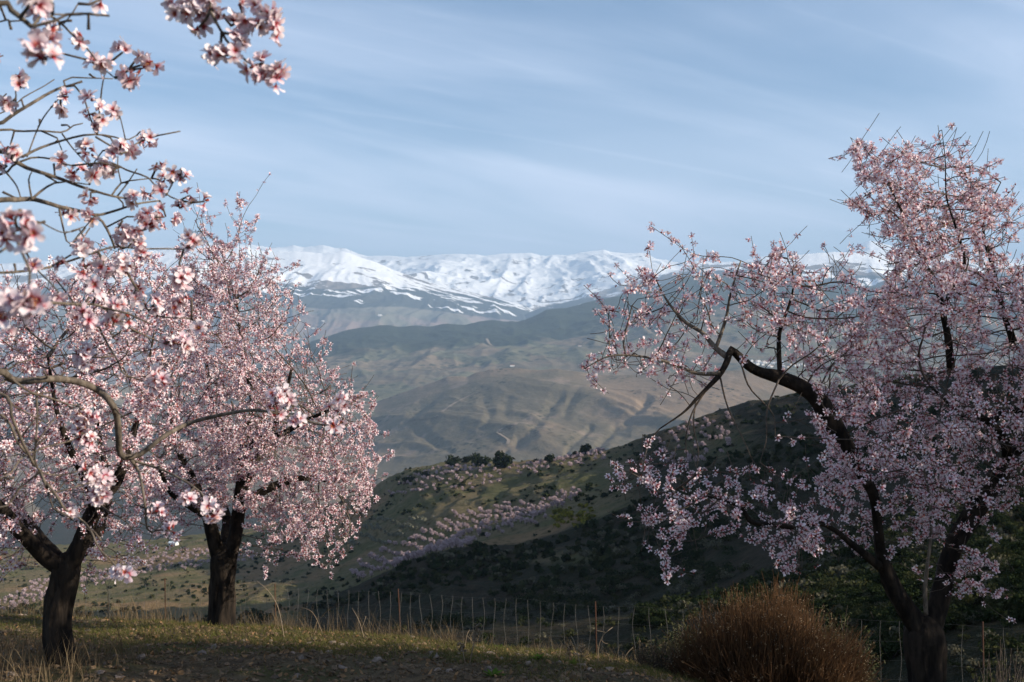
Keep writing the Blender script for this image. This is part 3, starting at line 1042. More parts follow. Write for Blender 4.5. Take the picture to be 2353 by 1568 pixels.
def edge_dist(poly, x, y):
    poly = np.asarray(poly, float); d = np.full(len(x), 1e9)
    for i in range(len(poly)):
        a = poly[i]; b = poly[(i + 1) % len(poly)]
        ab = b - a; t = np.clip(((x - a[0]) * ab[0] + (y - a[1]) * ab[1]) / (ab @ ab + 1e-9), 0, 1)
        d = np.minimum(d, np.hypot(x - a[0] - t * ab[0], y - a[1] - t * ab[1]))
    return d


def crown_points(poly, n, d, thick, r, inflate=150.0, clump=0.35, seed=0):
    """points filling a crown whose outline from here is poly, rounded in depth"""
    poly = np.asarray(poly, float); lo = poly.min(0); hi = poly.max(0)
    out = []
    while len(out) < n:
        x = lo[0] + (hi[0] - lo[0]) * r.random(n * 3); y = lo[1] + (hi[1] - lo[1]) * r.random(n * 3)
        ok = inside(poly, x, y) & (fbm(x / 70, y / 70, seed, 3) > clump + 0.12 * r.normal(size=n * 3))
        x = x[ok]; y = y[ok]
        e = np.sqrt(np.clip(edge_dist(poly, x, y) / inflate, 0.02, 1))
        dd = d + thick * e * (2 * r.random(len(x)) - 1)
        for a, b, c in zip(x, y, dd):
            out.append(P(a, b, c))
            if len(out) >= n: break
    return np.array(out)


class Tree:
    def __init__(self, name, label, base, seed, group):
        self.e = empty(name, base)
        tag(self.e, label, 'tree', group)
        self.r = np.random.default_rng(seed); self.seed = seed
        self.pos = []; self.par = []; self.spec = []
        self.limbs = []

    def limb(self, pts, name='branch', attach=True, sides=16, rough=0.6, step=0.06, mat='bark', keep=True):
        """pts: world points with radius (x, y, z, r)"""
        pts = np.asarray(pts, float)
        sm = catmull(pts, 7)
        sm[:, 3] = np.maximum(sm[:, 3], 0.0012)
        seg = np.linalg.norm(np.diff(sm[:, :3], axis=0), axis=1); s = np.concatenate([[0], np.cumsum(seg)])
        m_ = max(3, int(s[-1] / step) + 1); t = np.linspace(0, s[-1], m_)
        q = np.stack([np.interp(t, s, sm[:, k]) for k in range(4)], 1)
        par = -1
        if attach and self.pos:
            allp = np.array(self.pos); par = int(np.argmin(np.linalg.norm(allp - q[0, :3], axis=1)))
        for row in q:
            self.pos.append(row[:3]); self.par.append(par); self.spec.append(row[3]); par = len(self.pos) - 1
        if keep:
            fine = np.linspace(0, s[-1], max(6, int(s[-1] / max(0.02, step * .5))))
            f = np.stack([np.interp(fine, s, sm[:, k]) for k in range(4)], 1)
            V, Q, T = tube(f[:, :3], f[:, 3], sides, True, rough, self.seed + len(self.limbs))
            part(name, make_mesh(name, V, [Q, T], [MAT[mat]]), self.e)
        self.limbs.append(q)

    def colonize(self, att, step=0.065, infl=0.9, kill=0.11, iters=90, bias=(0, 0, 0.08), cap=9000):
        pos = list(self.pos); par = list(self.par)
        A = np.asarray(att, float); n0 = len(pos)
        Pn = np.array(pos)
        best = np.full(len(A), 1e9); bi = np.zeros(len(A), int)
        for k in range(0, len(A), 400):
            D = np.linalg.norm(A[k:k + 400, None] - Pn[None], axis=2)
            bi[k:k + 400] = D.argmin(1); best[k:k + 400] = D.min(1)
        alive = best > kill
        used = {}
        bias = np.array(bias)
        for it in range(iters):
            act = alive & (best < infl)
            if not act.any():
                infl *= 1.35
                if infl > 4 or not alive.any(): break
                continue
            idx = np.where(act)[0]
            src = bi[idx]
            dirs = A[idx] - np.array(pos)[src]
            dirs /= np.linalg.norm(dirs, axis=1)[:, None] + 1e-9
            uq, inv = np.unique(src, return_inverse=True)
            acc = np.zeros((len(uq), 3)); np.add.at(acc, inv, dirs)
            acc = acc / (np.linalg.norm(acc, axis=1)[:, None] + 1e-9) + bias + 0.13 * self.r.normal(size=acc.shape)
            acc /= np.linalg.norm(acc, axis=1)[:, None] + 1e-9
            new = []; newi = []
            for u, dv in zip(uq, acc):
                c = used.get(u, 0)
                if c >= 3: continue
                used[u] = c + 1
                p = pos[u] + dv * step
                new.append(p); newi.append(len(pos)); pos.append(p); par.append(int(u))
            if not new: break
            new = np.array(new); newi = np.array(newi)
            ai = np.where(alive)[0]
            D = np.linalg.norm(A[ai][:, None] - new[None], axis=2)
            mn = D.min(1); am = D.argmin(1)
            better = mn < best[ai]
            best[ai[better]] = mn[better]; bi[ai[better]] = newi[am[better]]
            alive[ai[best[ai] < kill]] = False
            if len(pos) > cap: break
        self.pos = pos; self.par = par
        self.spec = self.spec + [0.0] * (len(pos) - len(self.spec))
        self.n_limb = n0

    def shoots(self, prob=0.6, length=(0.08, 0.24), up=0.45, spread=0.5, minpx=None):
        """straight young shoots at the ends of the twigs"""
        n = len(self.pos); ch = np.zeros(n, int)
        for p in self.par:
            if p >= 0: ch[p] += 1
        for i in range(self.n_limb, n):
            end = ch[i] == 0
            if not (end or self.r.random() < prob * 0.22): continue
            if end and self.r.random() > prob + 0.3: continue
            d = self.pos[i] - self.pos[self.par[i]]
            d = d / (np.linalg.norm(d) + 1e-9)
            d = d * (1.0 if end else 0.3) + np.array([0, 0, up]) + spread * self.r.normal(size=3)
            d /= np.linalg.norm(d)
            L = self.r.uniform(*length); k = max(2, int(L / 0.045)); par = i; p = self.pos[i].copy()
            for s in range(k):
                d = d + 0.10 * self.r.normal(size=3); d /= np.linalg.norm(d)
                p = p + d * (L / k)
                self.pos.append(p.copy()); self.par.append(par); self.spec.append(0.0); par = len(self.pos) - 1

    def wood(self, tip=0.0016, power=2.35, thick=0.011, most=44, mat_b='branch_bark', mat_t='twig'):
        n = len(self.pos); pos = np.array(self.pos); par = np.array(self.par)
        acc = np.zeros(n)
        rad = np.zeros(n)
        for i in range(n - 1, -1, -1):
            rad[i] = max(tip, acc[i] ** (1 / power)) if acc[i] > 0 else tip
            if par[i] >= 0: acc[par[i]] += rad[i] ** power
        self.rad = rad
        kids = [[] for _ in range(n)]
        for i in range(n):
            if par[i] >= 0: kids[par[i]].append(i)
        main = np.full(n, -1)
        for i in range(n):
            c = [k for k in kids[i] if k >= self.n_limb] if i >= self.n_limb else []
            if c: main[i] = max(c, key=lambda k: rad[k])
        heads = [i for i in range(self.n_limb, n) if par[i] < 0 or main[par[i]] != i]
        chains = []
        for h in heads:
            c = [h]
            while main[c[-1]] >= 0: c.append(main[c[-1]])
            p = par[h]
            pts = ([pos[p]] if p >= 0 else []) + [pos[i] for i in c]
            rr = ([min(rad[h] * 1.1, 0.03)] if p >= 0 else []) + [min(rad[i], 0.028) for i in c]
            if len(pts) >= 2: chains.append((rr[0], np.array(pts), np.array(rr)))
        chains.sort(key=lambda c: -c[0])
        nb = 0; bag = Bag()
        for r0, pts, rr in chains:
            if len(pts) >= 4:      # soften the zigzag
                s = pts.copy(); s[1:-1] = (pts[:-2] + 2 * pts[1:-1] + pts[2:]) / 4; pts = s
            if r0 > thick and nb < most:
                V, Q, T = tube(pts, rr, 7, True, 0.12, nb)
                part('branch', make_mesh('branch', V, [Q, T], [MAT[mat_b]]), self.e); nb += 1
            else:
                V, Q, T = tube(pts, rr, 5 if r0 > 0.006 else 3, False)
                bag.add(V, Q, T)
        if bag.n:
            tag(part('twigs', bag.mesh('twigs', [MAT[mat_t]]), self.e), kind='stuff')

    def flowers(self, density=1.3, size=0.017, bare=(), rmax=0.0042, temps=None, meshes=None, most=300, seed=5):
        pos = np.array(self.pos); par = np.array(self.par); n = len(pos)
        ids = np.array([i for i in range(self.n_limb, n) if self.rad[i] < rmax])
        px, py = px_of(pos[ids])
        w_ = np.ones(len(ids))
        for poly, f in bare:
            w_[inside(poly, px, py)] *= f
        patch = fbm(px / 45, py / 45 + pos[ids, 1] * 3, self.seed + 31, 3)
        w_ *= np.clip((patch - 0.30) * 4.0, 0.10, 1.6)
        w_ = w_ * np.where(self.r.random(len(ids)) < .55, 1.6, .25)
        cnt = self.r.poisson(density * w_)
        ids = np.repeat(ids, cnt)
        d = pos[ids] - pos[par[ids]]
        t = self.r.random(len(ids))[:, None]
        base = pos[par[ids]] + d * t
        d /= np.linalg.norm(d, axis=1)[:, None] + 1e-9
        q = self.r.normal(size=(len(ids), 3)); q -= d * (q * d).sum(1)[:, None] * 0.75
        q[:, 2] += 0.15
        q /= np.linalg.norm(q, axis=1)[:, None] + 1e-9
        p = base + q * (size * (0.25 + 0.6 * self.r.random(len(ids))))[:, None]
        q2 = q + 0.35 * self.r.normal(size=q.shape)
        place_blossoms(self.e, p, q2, size, temps or FAR_T, meshes or FAR_M, self.r, most)
        return len(p)


def L(pts, d0, k=1.0):
    """traced limb: (px, py, width in picture units, depth offset) -> world x y z radius"""
    out = []
    for px, py, wd, dd in pts:
        k = .87 if d0 != 5.0 or wd < 70 else .94
        d = d0 + dd
        p = P(px, py, d)
        out.append((p[0], p[1], p[2], wd * k * 0.46 / F * d))
    return out


ROW = 'blossoming almond trees on the terrace'

# --- tree with the forked trunk at the left
DA = 5.45
bx_, by_ = (148 - CX) / F * DA, DA
A_ = Tree('almond_tree', 'forked almond tree in pink blossom with rough trunk in dry grass at the left edge', (bx_, by_, float(ground_z(bx_, by_)) - 0.02), 101, ROW)
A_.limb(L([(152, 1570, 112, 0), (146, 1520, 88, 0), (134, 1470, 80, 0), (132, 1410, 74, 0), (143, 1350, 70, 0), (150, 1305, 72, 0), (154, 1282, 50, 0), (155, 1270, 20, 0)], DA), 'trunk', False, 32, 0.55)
A_.limb(L([(150, 1312, 54, 0), (108, 1282, 46, -.06), (50, 1228, 42, -.16), (2, 1172, 38, -.25), (-60, 1110, 34, -.35), (-120, 1020, 24, -.4), (-170, 900, 14, -.4)], DA), 'limb')
A_.limb(L([(146, 1300, 44, .05), (88, 1232, 34, .25), (42, 1170, 28, .4), (10, 1100, 22, .5), (-20, 1000, 16, .6), (-40, 880, 9, .7)], DA), 'limb')
A_.limb(L([(155, 1308, 56, 0), (186, 1252, 52, .0), (208, 1196, 46, .03), (232, 1150, 38, .05), (268, 1108, 30, .1), (292, 1050, 24, .1), (312, 980, 16, .15), (330, 900, 9, .2)], DA), 'limb')
A_.limb(L([(165, 1295, 30, .06), (205, 1250, 28, .2), (240, 1200, 22, .35), (250, 1120, 18, .45), (230, 1010, 13, .5), (215, 880, 8, .5)], DA), 'limb')
A_.limb(L([(215, 1180, 26, .0), (200, 1110, 22, -.2), (160, 1030, 17, -.35), (130, 940, 12, -.45), (110, 820, 7, -.5)], DA), 'limb')
att = np.vstack([
    crown_points([(-150, 700), (-50, 650), (60, 650), (150, 640), (240, 570), (330, 580), (400, 600), (440, 700), (430, 850), (410, 1000), (370, 1130), (330, 1230), (270, 1210), (200, 1240), (110, 1190), (40, 1180), (-60, 1200), (-150, 1150)], 2700, DA, .95, A_.r, 200, .30, 51),
    crown_points([(180, 1180), (330, 1160), (390, 1190), (430, 1240), (350, 1260), (300, 1300), (250, 1330), (210, 1280)], 200, DA, .5, A_.r, 80, .2, 52),
    crown_points([(-60, 1150), (60, 1170), (110, 1230), (60, 1310), (0, 1330), (-60, 1300)], 150, DA, .5, A_.r, 80, .2, 53)])
A_.colonize(att, step=.05, kill=.06, iters=110, cap=14000)
A_.shoots(.5, (.06, .20), .45)
A_.wood()
nA = A_.flowers(2.6, .019, bare=[([(90, 1180), (330, 1120), (330, 1340), (100, 1340)], .55)])

# --- second tree, at the edge of the terrace
DB = 7.8
bx_, by_ = (512 - CX) / F * DB, DB
B_ = Tree('almond_tree', 'round almond tree in full pale blossom on a short thick trunk at the terrace edge', (bx_, by_, float(ground_z(bx_, by_)) - 0.02), 202, ROW)
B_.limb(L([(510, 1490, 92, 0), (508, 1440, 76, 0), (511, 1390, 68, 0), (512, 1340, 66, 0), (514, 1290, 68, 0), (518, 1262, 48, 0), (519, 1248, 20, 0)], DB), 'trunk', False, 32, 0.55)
B_.limb(L([(508, 1296, 44, 0), (490, 1238, 38, -.05), (474, 1172, 32, -.1), (444, 1106, 26, -.2), (412, 1040, 18, -.25), (390, 950, 11, -.3)], DB), 'limb')
B_.limb(L([(522, 1298, 52, 0), (541, 1228, 42, .0), (549, 1168, 36, .05), (556, 1098, 30, .05), (562, 1020, 24, .1), (580, 930, 17, .1), (560, 820, 11, .1), (545, 700, 6, .15)], DB), 'limb')
B_.limb(L([(549, 1172, 30, .05), (586, 1140, 26, .1), (634, 1116, 22, .1), (690, 1100, 16, .1), (752, 1106, 9, .15)], DB), 'limb')
B_.limb(L([(560, 1030, 24, .1), (604, 1010, 20, -.1), (650, 996, 16, -.25), (716, 960, 12, -.35), (790, 930, 7, -.4)], DB), 'limb')
B_.limb(L([(514, 1260, 30, .05), (520, 1190, 26, .35), (500, 1120, 22, .5), (510, 1020, 17, .65), (480, 880, 11, .75), (470, 740, 6, .8)], DB), 'limb')
B_.limb(L([(480, 1190, 22, -.1), (430, 1160, 18, -.35), (390, 1130, 14, -.5), (360, 1060, 9, -.6)], DB), 'limb')
B_.limb(L([(552, 1140, 24, .05), (590, 1060, 20, .3), (640, 960, 15, .45), (670, 850, 9, .5)], DB), 'limb')
att = np.vstack([
    crown_points([(380, 700), (410, 610), (470, 560), (540, 560), (600, 600), (650, 640), (690, 730), (720, 810), (770, 860), (830, 905), (862, 990), (866, 1080), (845, 1150), (790, 1200), (700, 1210), (600, 1200), (520, 1180), (430, 1220), (360, 1180), (340, 1060), (345, 880)], 4300, DB, 1.25, B_.r, 190, .30, 61),
    crown_points([(590, 1190), (850, 1150), (830, 1230), (780, 1290), (735, 1325), (690, 1270), (640, 1310), (590, 1260)], 380, DB - .2, .6, B_.r, 80, .28, 62),
    crown_points([(420, 700), (400, 560), (440, 480), (480, 470), (500, 560), (560, 470), (590, 440), (560, 540), (650, 600), (610, 680)], 240, DB, .35, B_.r, 60, .2, 63),
    crown_points([(780, 880), (840, 880), (890, 890), (880, 925), (820, 930)], 46, DB, .2, B_.r, 60, .1, 64)])
B_.colonize(att, step=.06, kill=.07, iters=110, cap=18000)
B_.shoots(.55, (.08, .26), .5)
B_.wood(tip=.0018)
nB = B_.flowers(2.7, .0205)

# --- big tree at the right
DC = 5.0
bx_, by_ = (2130 - CX) / F * DC, DC
C_ = Tree('almond_tree', 'large almond tree with black forked trunk and deep pink blossom at the right', (bx_, by_, float(ground_z(bx_, by_)) - 0.05), 303, ROW)
zb = float(ground_z(bx_, by_)) - 0.05
pyb = CY - (zb - CZ) / DC * F
c7 = lambda pts: [(1263.8 + .48731 * a, 804.2 + .48731 * b, w_ * .48731, d_) for a, b, w_, d_ in pts]
c6 = lambda pts: [(1263.8 + .46289 * a, 229.8 + .46289 * b, w_ * .46289, d_) for a, b, w_, d_ in pts]
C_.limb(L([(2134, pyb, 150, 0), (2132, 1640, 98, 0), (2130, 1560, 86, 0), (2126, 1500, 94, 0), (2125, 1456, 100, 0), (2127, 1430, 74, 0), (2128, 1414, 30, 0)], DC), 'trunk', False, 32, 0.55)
C_.limb(L(c7([(1760, 1330, 130, 0), (1690, 1240, 110, -.03), (1630, 1150, 100, -.08), (1590, 1060, 84, -.12), (1562, 960, 66, -.16), (1548, 850, 60, -.2), (1532, 700, 62, -.25), (1478, 590, 78, -.3), (1400, 450, 86, -.34), (1330, 350, 110, -.36), (1262, 235, 104, -.38), (1180, 172, 80, -.4), (1085, 132, 72, -.42), (990, 104, 56, -.46), (930, 68, 52, -.5), (882, 20, 44, -.52), (850, 0, 42, -.54), (832, 58, 36, -.56), (800, 118, 30, -.58), (742, 180, 24, -.6), (690, 232, 20, -.62), (628, 296, 13, -.65), (520, 370, 7, -.7)]), DC), 'limb')
C_.limb(L(c7([(1600, 1060, 54, -.1), (1510, 985, 46, -.2), (1420, 912, 40, -.3), (1340, 850, 34, -.4), (1262, 818, 32, -.45), (1150, 836, 30, -.5), (1050, 822, 28, -.55), (950, 812, 30, -.6), (905, 748, 22, -.6), (830, 715, 16, -.62), (740, 690, 9, -.65)]), DC), 'limb')
C_.limb(L(c7([(1790, 1330, 120, 0), (1820, 1230, 118, .02), (1850, 1110, 110, .04), (1890, 960, 100, .06), (1956, 830, 106, .08), (2040, 700, 112, .1), (2130, 575, 100, .12), (2220, 480, 90, .14), (2330, 390, 80, .16), (2420, 270, 60, .2), (2460, 120, 40, .2)]), DC), 'limb')
C_.limb(L(c7([(1772, 1250, 24, -.1), (1768, 1120, 22, -.14), (1784, 980, 20, -.16), (1796, 860, 18, -.18), (1790, 700, 14, -.2), (1750, 520, 9, -.2)]), DC), 'limb', mat='branch_bark')
C_.limb(L(c7([(2150, 560, 60, .1), (2150, 440, 54, .0), (2080, 350, 46, -.06), (2010, 310, 40, -.1), (1930, 300, 30, -.15), (1880, 250, 22, -.2), (1790, 170, 14, -.2)]), DC), 'limb')
C_.limb(L(c7([(2080, 345, 40, -.05), (2130, 300, 34, -.15), (2210, 285, 30, -.25), (2300, 300, 22, -.3)]), DC), 'limb')
C_.limb(L(c6([(1990, 1330, 46, 0), (1975, 1180, 44, .02), (1948, 1050, 40, .04), (1925, 930, 34, .06), (1880, 850, 26, .1), (1805, 700, 19, .1), (1745, 550, 13, .1), (1640, 350, 7, .1), (1545, 215, 4, .1)]), DC), 'limb')
C_.limb(L(c6([(1945, 1060, 34, .04), (1990, 960, 30, .0), (2040, 860, 24, -.06), (2058, 780, 18, -.1), (2010, 620, 14, -.12), (1968, 480, 10, -.12), (1962, 300, 6, -.12), (1945, 150, 3.5, -.12)]), DC), 'limb')
C_.limb(L(c6([(2300, 1200, 44, .2), (2240, 1010, 34, .2), (2190, 800, 24, .2), (2150, 650, 17, .2), (2190, 510, 10, .2), (2238, 410, 5, .2)]), DC), 'limb')
C_.limb(L(c7([(1085, 130, 30, -.42), (1080, 20, 26, -.4), (1085, -90, 20, -.4), (1130, -220, 14, -.4), (1150, -330, 9, -.4), (1120, -430, 6, -.4)]), DC), 'limb')
C_.limb(L(c7([(845, 40, 34, -.56), (780, -10, 28, -.5), (720, -80, 22, -.46), (640, -130, 18, -.42), (560, -220, 13, -.4), (500, -330, 8, -.38)]), DC), 'limb', mat='branch_bark')
C_.limb(L(c7([(800, 110, 26, -.58), (690, 110, 20, -.6), (560, 60, 16, -.64), (420, 30, 12, -.68), (280, 30, 8, -.7), (160, 90, 5, -.7)]), DC), 'limb', mat='branch_bark')
C_.limb(L(c7([(780, 0, 22, -.5), (830, -150, 18, -.5), (850, -260, 13, -.5), (900, -420, 8, -.5)]), DC), 'limb', mat='branch_bark')
for a, b in (((690, 232), (700, 480)), ((742, 180), (640, 420)), ((800, 120), (910, 420)), ((1080, 140), (1020, 420)), ((900, 60), (1050, 300))):   # bare hanging twigs
    mx_, my_ = (a[0] * .5 + b[0] * .5 + 25 * C_.r.normal()), (a[1] + b[1]) / 2
    C_.limb(L(c7([(a[0], a[1], 12, -.58), (mx_, my_, 10, -.62), (b[0], b[1], 7, -.6), (b[0] + 30 * C_.r.normal(), b[1] + 110, 4, -.58)]), DC), 'branch', mat='twig', sides=6, rough=.1)
R1 = [(1335, 850), (1400, 790), (1378, 690), (1420, 622), (1490, 655), (1565, 560), (1630, 600), (1695, 620), (1690, 700), (1655, 790), (1640, 860), (1560, 915), (1500, 890), (1430, 872)]
R2 = [(1690, 650), (1790, 545), (1850, 600), (1950, 575), (1960, 650), (2000, 700), (1990, 850), (1900, 880), (1800, 860), (1720, 800)]
R3 = [(1925, 468), (1985, 442), (1940, 372), (1970, 312), (2040, 342), (2105, 335), (2165, 300), (2200, 360), (2268, 368), (2260, 450), (2330, 475), (2330, 600), (2400, 680), (2450, 800), (2200, 870), (2050, 850), (2000, 760), (2030, 600), (1985, 515)]
R4 = [(1850, 880), (2000, 830), (2400, 800), (2500, 950), (2480, 1120), (2300, 1180), (2200, 1250), (2100, 1200), (2000, 1230), (1900, 1200), (1870, 1020)]
R5 = [(1415, 1090), (1490, 1020), (1560, 1060), (1700, 1080), (1850, 1080), (1950, 1180), (1920, 1270), (1850, 1325), (1740, 1240), (1600, 1220), (1530, 1330), (1465, 1250), (1500, 1180), (1410, 1160)]
R6 = [(2195, 1270), (2255, 1250), (2300, 1290), (2270, 1390), (2230, 1405), (2190, 1370)]
R8 = [(2340, 760), (2480, 640), (2680, 680), (2800, 880), (2760, 1080), (2560, 1170), (2390, 1140)]
R7 = [(2040, 1180), (2110, 1200), (2120, 1330), (2060, 1320)]
att = np.vstack([crown_points(R1, 430, DC - .5, .5, C_.r, 110, .34, 71), crown_points(R2, 640, DC - .35, .6, C_.r, 110, .32, 72),
                 crown_points(R3, 2700, DC + .05, .75, C_.r, 150, .28, 73), crown_points(R4, 2100, DC - .05, .85, C_.r, 150, .27, 74),
                 crown_points(R5, 560, DC - .4, .6, C_.r, 100, .36, 75), crown_points(R6, 80, DC - .1, .2, C_.r, 60, .2, 76),
                 crown_points(R8, 1500, DC - .1, 1.0, C_.r, 150, .26, 78), crown_points(R7, 50, DC - .2, .2, C_.r, 60, .2, 77)])
C_.colonize(att, step=.046, kill=.055, iters=130, cap=25000)
C_.shoots(.5, (.06, .19), .45)
C_.wood()
nC = C_.flowers(2.3, .019, bare=[([(1480, 880), (1850, 860), (1900, 1060), (1500, 1060)], .15), ([(1640, 640), (1760, 640), (1760, 800), (1640, 800)], .4), (R1, .62), (R2, .8), (R5, .6), (R4, .75), (R3, .9)])
# a copy of it, added out of view on the sunny side to shade its lower crown
shade_tree = empty('almond_tree', (6.2, 3.75, float(ground_z(6.2, 3.75)) - .05))
tag(shade_tree, 'unseen almond tree added right of the view to shade the large one', 'tree', ROW)
shade_tree.scale = (1.1, 1.1, 1.32); shade_tree.rotation_euler = (0, 0, 3.3)
for ch in list(C_.e.children):
    if ch.name.split('.')[0] == 'blossom': continue
    c = ch.copy(); COL.objects.link(c); c.parent = shade_tree
print('blossoms', nA, nB, nC, [len(t.pos) for t in (A_, B_, C_)])

# ------------------------------------------------------------------ the near tree whose branches reach in from the left
K1 = .36628
k1 = lambda pts: [(K1 * a, K1 * b) for a, b in pts]
K2 = .43957
k2 = lambda pts: [(K2 * a, 517.0 + K2 * b) for a, b in pts]
K3 = .39062
k3 = lambda pts: [(K3 * a, 1091.4 + K3 * b) for a, b in pts]
DN = 2.2
tx, ty = -1.95, 1.75
N_ = Tree('almond_tree', 'nearest almond tree reaching in from the left edge with large bright pink blossoms', (tx, ty, float(ground_z(tx, ty)) - .05), 404, ROW)
gzn = float(ground_z(tx, ty)) - .05
N_.limb([(tx, ty, gzn, .15), (tx + .03, ty, gzn + .5, .12), (tx - .02, ty + .03, gzn + 1.0, .11), (tx + .05, ty + .05, gzn + 1.35, .10)], 'trunk', False, 20, .3)
N_.limb([(tx + .05, ty + .05, gzn + 1.3, .075), (tx + .35, ty + .15, 1.35, .06), (-1.62, 2.05, 1.55, .045), (-1.58, 2.12, 1.75, .034), (-1.55, 2.15, 2.0, .026), (-1.5, 2.1, 2.3, .018)], 'limb', sides=14)
N_.limb([(tx + .0, ty + .05, gzn + 1.3, .06), (tx + .1, ty - .1, 1.4, .05), (-1.6, 1.50, 2.0, .035), (-1.2, 1.46, 2.42, .024), (-.72, 1.47, 2.50, .014), (-.40, 1.5, 2.42, .008)], 'limb', sides=14)
